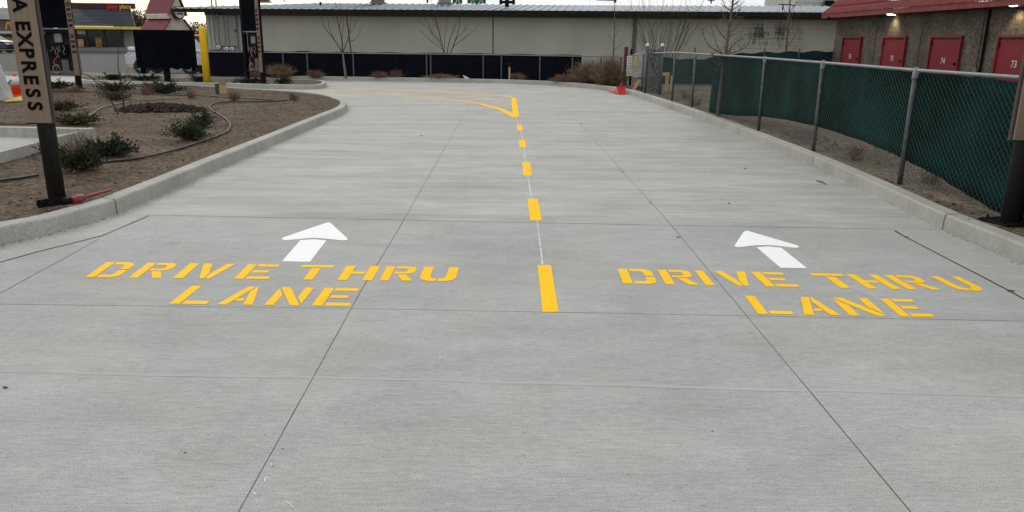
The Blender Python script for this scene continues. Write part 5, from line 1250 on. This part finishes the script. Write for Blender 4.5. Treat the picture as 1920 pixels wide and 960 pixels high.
mb = MB(); mb.box((XS-ov/2+.04, (yN+yF)/2, zEs-.02), (ov-.06, yF-yN, .03)); mb.build('soffit', 'dark_trim', rf_, oo)
doors = [(1580.5, 1614, '76'), (1656, 1698, '75'), (1746, 1802, '74'), (1872, 1950, '73')]
ztop_d = (S(1600, 72).z+S(1775, 71).z)/2
for x0_, x1_, num in doors:
    y0 = S(x0_, 100).y; y1 = S(x1_, 100).y
    if num == '73': y1 = y0-(S(1746, 100).y-S(1802, 100).y)
    yc = (y0+y1)/2; w_ = abs(y0-y1); zb_ = .12
    mb = MB(); mb.box((XS-.02, yc, (ztop_d-.03+zb_)/2), (.05, w_-.08, ztop_d-.06-zb_)); d_ = mb.build('door', 'red_paint', root, oo)
    mb = MB(); fr = .06
    for yy in (y0, y1): mb.box((XS-.035, yy, (ztop_d+zb_)/2), (.09, fr, ztop_d-zb_))
    mb.box((XS-.035, yc, ztop_d+fr/2+.001), (.09, w_+fr, fr)); mb.build('frame', 'red_paint', d_, oo)
    Mx = frame(Vector((XS-.049, yc, 1.24)), Vector((0, -1, 0)), Vector((0, 0, 1)))
    text_mesh('number', num, .24, 'white_dull', Mx, d_, .004, .002, 1.0, origin=oo)
    mb = MB(); mb.tube([(XS-.05, y1+.13, 1.18), (XS-.10, y1+.13, 1.18)], .035, 8); mb.box((XS-.06, y1+.14, .72), (.05, .16, .06)); mb.build('handle', 'black_metal', d_, oo)
    mb = MB(); mb.box((XS-.055, y0-.06, 1.72), (.03, .05, .13)); mb.build('hinge', 'black_metal', d_, oo)
for px in (1638, 1722): y = S(px, 100).y; mb = MB(); mb.tube([(XS-.015, y, .1), (XS-.015, y, 2.3)], .012, 5); mb.build('conduit', 'grey_plate', root, oo)
y = S(1848, 80).y; mb = MB(); mb.tube([(XS-.03, y, .15), (XS-.03, y, zEs-.15)], .035, 8); mb.build('downpipe', 'black_metal', root, oo)
y = S(1838, 80).y; mb = MB(); mb.tube([(XS-.02, y, .15), (XS-.02, y, zEs-.15)], .016, 6); mb.box((XS-.05, y-.08, S(1834, 135).z), (.08, .16, .2)); mb.build('conduit', 'grey_plate', root, oo)
for px, py, lb in ((1668.5, 26, 'lit wall lamp under the tiles between the two farther red doors'), (1900, 9, 'lit wall lamp under the tiles near the nearest red door')):
    q = VX(px, py, XS-.22); r = thing('wall_lamp', lb, 'lamp', (XS, q.y, q.z), 'lit wall lamps on the storage building'); oo_ = (XS, q.y, q.z)
    mb = MB(); mb.extrude([(XS-.002, q.y-.17, q.z+.14), (XS-.26, q.y-.17, q.z+.10), (XS-.28, q.y-.17, q.z+.03), (XS-.002, q.y-.17, q.z-.02)], (0, .34, 0)); mb.build('housing', 'black_metal', r, oo_)
    mb = MB(); mb.extrude([(XS-.05, q.y-.14, q.z-.012), (XS-.27, q.y-.14, q.z+.026), (XS-.285, q.y-.14, q.z-.012), (XS-.24, q.y-.14, q.z-.035), (XS-.10, q.y-.14, q.z-.045)], (0, .24, 0)); mb.build('lens', 'lamp', r, oo_)
    ld = bpy.data.lights.new('lamp_glow', 'SPOT'); ld.energy = 22; ld.spot_size = rad(120); ld.spot_blend = .8; ld.color = (1, .78, .45); ld.shadow_soft_size = .08
    lo_ = bpy.data.objects.new('lamp_glow', ld); C.objects.link(lo_); lo_.location = (-.22, 0, -.10); lo_.rotation_euler = (0, rad(-22), 0); lo_.parent = r
q = VX(1563, 31, XS-.3); r = thing('security_camera', 'small grey security camera under the red roof corner', 'camera', tuple(q)); oo_ = tuple(q)
mb = MB(); mb.tube([q+Vector((-.22, 0, -.08)), q+Vector((.05, 0, .04))], .05, 10); mb.build('body', 'black_metal', r, oo_)
mb = MB(); mb.tube([q, q+Vector((.1, 0, .1)), q+Vector((.25, -.1, .12))], .035, 8); mb.build('arm', 'grey_plate', r, oo_)

# ------------------------------------------------------------------ far left: restaurant, red roofed stand
YM = 80
def Q(px, py, off=0): return V(px, py, YM+off)
r = thing('restaurant', 'grey restaurant with yellow band, dark sign parapet and golden arch at the far left', 'building', tuple(Q(180, 98))); oo_ = tuple(Q(180, 98))
def face(px0, py0, px1, py1, y0, th, name, mt, par=None):
    if th > 5:       # angled end wall
        a = V(px0, py0, y0); b = V(px1, py1, y0); mb = MB(); k_ = (y0+th)/y0; mb.prism([(a.x, y0), (b.x, y0), (b.x*k_-.3, y0+th), (a.x, y0+th)], b.z, a.z); return mb.build(name, mt, par or r, oo_)
    a = V(px0, py0, y0); b = V(px1, py1, y0); mb = MB(); mb.box(((a.x+b.x)/2, y0+th/2, (a.z+b.z)/2), (abs(b.x-a.x), th, abs(a.z-b.z))); return mb.build(name, mt, par or r, oo_)
face(108, 50, 257, 101, YM, 12, 'wall', 'grey_wall')
a = V(112, 15, YM-.4); b = V(252, 15, YM-.4); 
mb = MB(); z1 = V(180, 15.5, YM-.6).z; z0 = V(180, 49, YM-.6).z
for k in range(13):
    z = z0+(z1-z0)*k/13; zz = z0+(z1-z0)*(k+1)/13; xl_ = V(110, 30, YM-.6).x; xr_ = V(255, 48, YM-.6).x-(z-z0)*.16
    mb.raw([(xl_, YM-.9, z), (xr_, YM-.9, z), (xr_-.03, YM-.8, zz), (xl_, YM-.8, zz), (xl_, YM+9, z), (xr_*1.112-.3, YM+9, z), (xr_*1.112-.33, YM+9, zz), (xl_, YM+9, zz)], [(0, 1, 2, 3), (1, 5, 6, 2), (3, 2, 6, 7)])
mb.build('louvered_mansard', 'louver', r, oo_)
sg = face(112, 5, 250, 16.5, YM-.95, .5, 'sign_parapet', 'maroon')
a = V(198, 8.5, YM-.99); b = V(222.5, 16.3, YM-.99); mb = MB(); mb.box(((a.x+b.x)/2, YM-.97, (a.z+b.z)/2), (b.x-a.x, .04, a.z-b.z)); mb.build('red_field', 'red_sign', sg, oo_)
c = V(210.5, 12.6, YM-1.02); text_mesh('play_lettering', 'play', .60, 'red_plastic', frame(c, (1, 0, 0), (0, 0, 1)), sg, .01, .01, 1.0, origin=oo_)
c = V(235, 12.6, YM-1.02); text_mesh('place_lettering', 'place', .60, 'gold', frame(c, (1, 0, 0), (0, 0, 1)), sg, .01, .01, .95, origin=oo_)
face(122, 48.8, 264, 55.3, YM-1.3, 1.3, 'yellow_band', 'yellow_band')
wn = face(124, 56.5, 230, 88.5, YM-.06, .05, 'window_band', 'glass_dark')
for px in (142, 162, 195, 229): face(px, 56.5, px+1.8, 88.5, YM-.14, .07, 'mullion', 'dark_trim', wn)
face(124, 65.3, 230, 66.3, YM-.13, .06, 'transom', 'dark_trim', wn)
face(145, 73, 158, 88, YM-.11, .03, 'window_poster', 'poster_red', wn); face(178, 70, 192, 88, YM-.11, .03, 'window_poster', 'poster_gold', wn); face(132, 56.8, 141, 64, YM-.11, .03, 'blind', 'white_dull', wn); face(144, 56.8, 161, 64, YM-.11, .03, 'blind', 'white_dull', wn)
face(133, 67, 140, 88, YM-.11, .03, 'blind', 'grey_wall', wn)
face(128, 96, 256, 97, YM-1.5, .1, 'kerb_rail', 'dark_trim')
face(-60, 21, 108, 101, YM+3, 10, 'left_wing_wall', 'brick_brown'); face(-60, 14, 108, 37, YM+2.6, 10, 'left_wing_parapet', 'siding'); face(-60, 57.5, 108, 64, YM+2.4, .5, 'left_wing_canopy', 'white_dull')
wn = face(-60, 66, 108, 93, YM+2.93, .06, 'window_band', 'glass_dark'); face(8, 70, 28, 88, YM+2.88, .03, 'window_poster', 'poster_gold', wn)
c0 = V(12, 55.5, YM+2.55); c1 = V(20.5, 42, YM+2.55); wd = (c1.x-c0.x); hh = c1.z-c0.z
mb = MB(); L1 = [(c0.x+wd*(t), YM+2.55, c0.z+hh*math.sin(math.pi*t)**.6) for t in [i/12 for i in range(13)]]
mb.tube(L1, .07, 6); mb.tube([(x+wd, y, z) for x, y, z in L1], .07, 6); mb.build('golden_arch', 'gold', r, oo_)

# red roofed stand
YR = 46.0
def K(px, py, y=YR): return V(px, py, y)
gA = K(308, 55.5); gB = K(357, 55.5, YR-.0)
r = thing('red_roofed_stand', 'cream stand with tiered dark red roofs and a round sign behind the menu board', 'building', (gA.x, YR, .1)); oo_ = (gA.x, YR, .1)
ge = Vector((-2.5, 1.6, 0)).normalized(); gO = K(308, 60)
def pr(px, py): return PL(px, py, gO, ge)
xL_, xR_ = K(306, 60).x, K(372, 60).x
mb = MB(); outline = [(306, 110), (306, 56), (322, 20), (322, -15), (327, -22), (342, 6), (343, 33), (358, 55.5), (372, 62), (372, 110)]
outline = [(308, 118), (308, 58), (319, 35), (314, 35), (313, 27), (322, 14), (326, -4), (330, -14), (338, 8), (343, 20), (343, 34), (357, 57), (357, 118)]
back = ge*2.0
mb.extrude([pr(*q) for q in outline][::-1], back*1.0); mb.build('gable_wall', 'cream', r, oo_)
ev = -ge*.12; bk = ge*2.25
def slope(q0, q1, name='roof_slope', t=.05, dv=None):     # a roof slab from ridge point to eave point, running back
    a, b = pr(*q0)+ev, pr(*q1)+ev; mb = MB(); n_ = (b-a).cross(bk).normalized()*t
    if n_.z < 0: n_ = -n_
    P_ = [a, b, b+(dv or bk), a+(dv or bk)]; mb.raw(P_+[p+n_ for p in P_], [(0, 1, 2, 3), (7, 6, 5, 4), (0, 4, 5, 1), (1, 5, 6, 2), (2, 6, 7, 3), (3, 7, 4, 0)])
    return mb.build(name, 'red_roof', r, oo_)
slope((330, -16), (315, 27.5)); slope((320, 35), (306.5, 57)); slope((330, -16), (348.5, 30)); slope((343.5, 37), (362, 62)); slope((362, 62), (374, 68))
mb = MB(); a = K(370, 68); 
for zz in (84.5, 87.5, 93): pass
c = pr(331, 24)-ge*.28; mb = MB(); mb.tube([c+ge*.26, c], .36, 24); s_ = mb.build('round_sign', 'dark_trim', r, oo_)
mb = MB(); mb.tube([c, c-ge*.02], .29, 24); mb.build('sign_face', 'cream', s_, oo_)
mb = MB(); gx = Vector((-ge.y, ge.x, 0))*-1; ax3 = (gx, ge, Vector((0, 0, 1))); mb.box(c-ge*.025+Vector((0, 0, .09)), (.36, .008, .07), ax=ax3); mb.box(c-ge*.025+Vector((0, 0, -.05)), (.42, .008, .1), ax=ax3); mb.build('sign_print', 'dark_trim', s_, oo_)
mb = MB(); c = pr(317.5, 24.5); mb.tube([c, c-ge*.05], .035, 8); mb.build('vent_hole', 'dark_trim', r, oo_)
# maroon and white truck parts seen between board and bollard
p = K(376, 75, 44); r2 = thing('red_trailer', 'dark red and white trailer glimpsed between menu board and yellow bollard', 'trailer', (p.x-.7, 44, .1)); oo2 = (p.x-.7, 44, .1)
z1, z0 = K(372, 64, 44).z, K(372, 84, 44).z; mb = MB(); mb.bevbox((p.x-1.0, 45, (z0+z1)/2), (2.6, 2, z1-z0), .08); mb.build('upper_body', 'dark_red', r2, oo2)
mb = MB(); mb.bevbox((p.x-1.0, 45, (z0+.35)/2+.0), (2.7, 2.05, z0-.35), .08); mb.build('lower_body', 'car_dark', r2, oo2)
mb = MB()
for py in (66, 88, 94): zz = K(372, py, 44).z; mb.box((p.x-1.0, 43.96, zz), (2.72, .04, .09))
mb.build('white_stripes', 'white_plain', r2, oo2)
for dx in (-1.6, -.4): mb = MB(); mb.tube([(p.x+dx, 44.0, .42), (p.x+dx, 44.25, .42)], .3, 16); mb.build('wheel', 'rubber', r2, oo2)
# distant trees
def far_tree(px, y, h, w_, label, seed, leaves=2200, mt='far_leaf'):
    b = V(px, 80, y); rr = random.Random(seed); loc = Vector((b.x, y, 0)); root = thing('distant_tree', label, 'tree', loc, 'distant trees on the horizon')
    t = MB(); t.tube([loc, loc+Vector((.1, 0, h*.5)), loc+Vector((0, 0, h*.8))], [.22, .14, .06], 8); t.build('trunk', 'bark', root, loc)
    c = MB(); l_ = MB()
    for k in range(9): a = k*2.4; grow(c, loc+Vector((0, 0, h*(.3+.05*k))), Vector((math.cos(a), math.sin(a), .8)), h*.34, .07, 2, rr, .5, .4, 4, (2, 3), .015)
    c.build('limbs', 'bark', root, loc)
    for i in range(leaves):
        cl_ = rr.randint(0, 13); ca = cl_*1.9; cc = Vector((math.cos(ca)*w_*.33*(cl_ % 3+.4)/2, math.sin(ca)*w_*.3, h*(.55+.035*(cl_ % 10))))
        p_ = loc+cc+Vector((rr.gauss(0, .12)*w_, rr.gauss(0, .12)*w_, rr.gauss(0, .07)*h)); s = rr.uniform(.06, .16)
        d = Vector((rr.uniform(-1, 1), rr.uniform(-1, 1), rr.uniform(-1, 1))).normalized()*s; e = d.orthogonal().normalized()*s*.5
        l_.poly([p_-d, p_+e, p_+d, p_-e])
    l_.build('crown', mt, root, loc)
far_tree(268, 90, 4.6, 3.0, 'sparse leafy tree on the horizon between restaurant and red roof', 3)
far_tree(240, 120, 5.0, 3.6, 'tree on the horizon behind the restaurant end wall', 4)
far_tree(378, 95, 3.6, 2.4, 'low twiggy tree on the horizon left of the long building', 6, 700)
far_tree(-30, 110, 6.2, 5, 'tree above the left end of the restaurant', 8)
# overhead wires at upper left
mb = MB(); a = V(-60, -6, 110); b = V(420, 10, 140); mb.tube([a, a.lerp(b, .5)+Vector((0, 0, -.5)), b], .02, 4)
mb.tube([a, V(-60, 100, 110)], .14, 6); mb.tube([b, V(420, 100, 140)], .14, 6)
tag(mb.build('overhead_cable', 'galv_dark', None, (a.x, a.y, 0)), 'overhead cable crossing the sky above the restaurant roof', 'cable')

# ------------------------------------------------------------------ small litter on the slabs
for px, py, s, mt, lb in ((10, 728, .013, 'rust', 'small reddish pebble at the left edge of the near slab'), (347, 849, .006, 'stone', 'dark pebble on the near slab left of the left joint'), (530, 842, .004, 'stone', 'small dark pebble beside the left joint'), (1336, 809, .005, 'stone', 'dark pebble on the near slab right of centre'), (1150, 775, .004, 'stone', 'tiny pebble on the near slab beyond the middle'), (1397, 317, .018, 'stone', 'flat dark pebble on the far right lane'), (1367, 382, .014, 'stone', 'dark pebble right of the right joint beyond the cross joint'), (1090, 232, .02, 'stone', 'small pebble on the far slab near the right joint'), (790, 255, .018, 'stone', 'small pebble on the far left lane')):
    c = G(px, py, 0); rr = random.Random(px); mb = MB(); v = [Vector((c.x, c.y, s*.35))+Vector(k)*s*rr.uniform(.7, 1.2) for k in ((1.3, 0, 0), (0, .8, 0), (-1.3, 0, 0), (0, -.8, 0), (0, 0, .5), (0, 0, -.35))]
    mb.raw(v, [(0, 1, 4), (1, 2, 4), (2, 3, 4), (3, 0, 4), (1, 0, 5), (2, 1, 5), (3, 2, 5), (0, 3, 5)]); tag(mb.build('pebble', mt, None, (c.x, c.y, 0)), lb, 'pebble', 'pebbles on the concrete')
def debris(path, n, lo, hi, nm, lb, seed):
    rr = random.Random(seed); mb = MB()
    for i in range(n):
        k = rr.randint(0, len(path)-2); p = path[k].lerp(path[k+1], rr.random()); d = (path[k+1]-path[k]).normalized(); nn = Vector((-d.y, d.x, 0))
        q = p+nn*rr.uniform(lo, hi)*(1 if rr.random() < .8 else 2.2); s = rr.uniform(.003, .013); a = rr.uniform(0, 6.28)
        mb.poly([q+Vector((math.cos(a+t)*s*rr.uniform(.5, 1.2), math.sin(a+t)*s*rr.uniform(.4, 1), .007+rr.uniform(0, .004))) for t in (0, 1.6, 3.1, 4.7)])
    structure(mb.build(nm, 'stone'), 'stuff')['label'] = lb
debris(LK[1:10], 420, -.012, -.07, 'kerb_grit', 'dry grit and leaf bits along the toe of the left kerb', 1)
debris(RK[0:12], 420, .012, .06, 'kerb_litter', 'dry grit and leaf bits along the toe of the right kerb', 2)
a = G(1531, 338.5, .012); b = G(1549, 345.5, .012); mb = MB(); mb.tube([a, a.lerp(b, .6)+Vector((0, 0, .01)), b], [.006, .008, .004], 5); tag(mb.build('fallen_twig', 'twig', None, tuple(a)), 'dark fallen twig on the right lane near the kerb', 'twig')
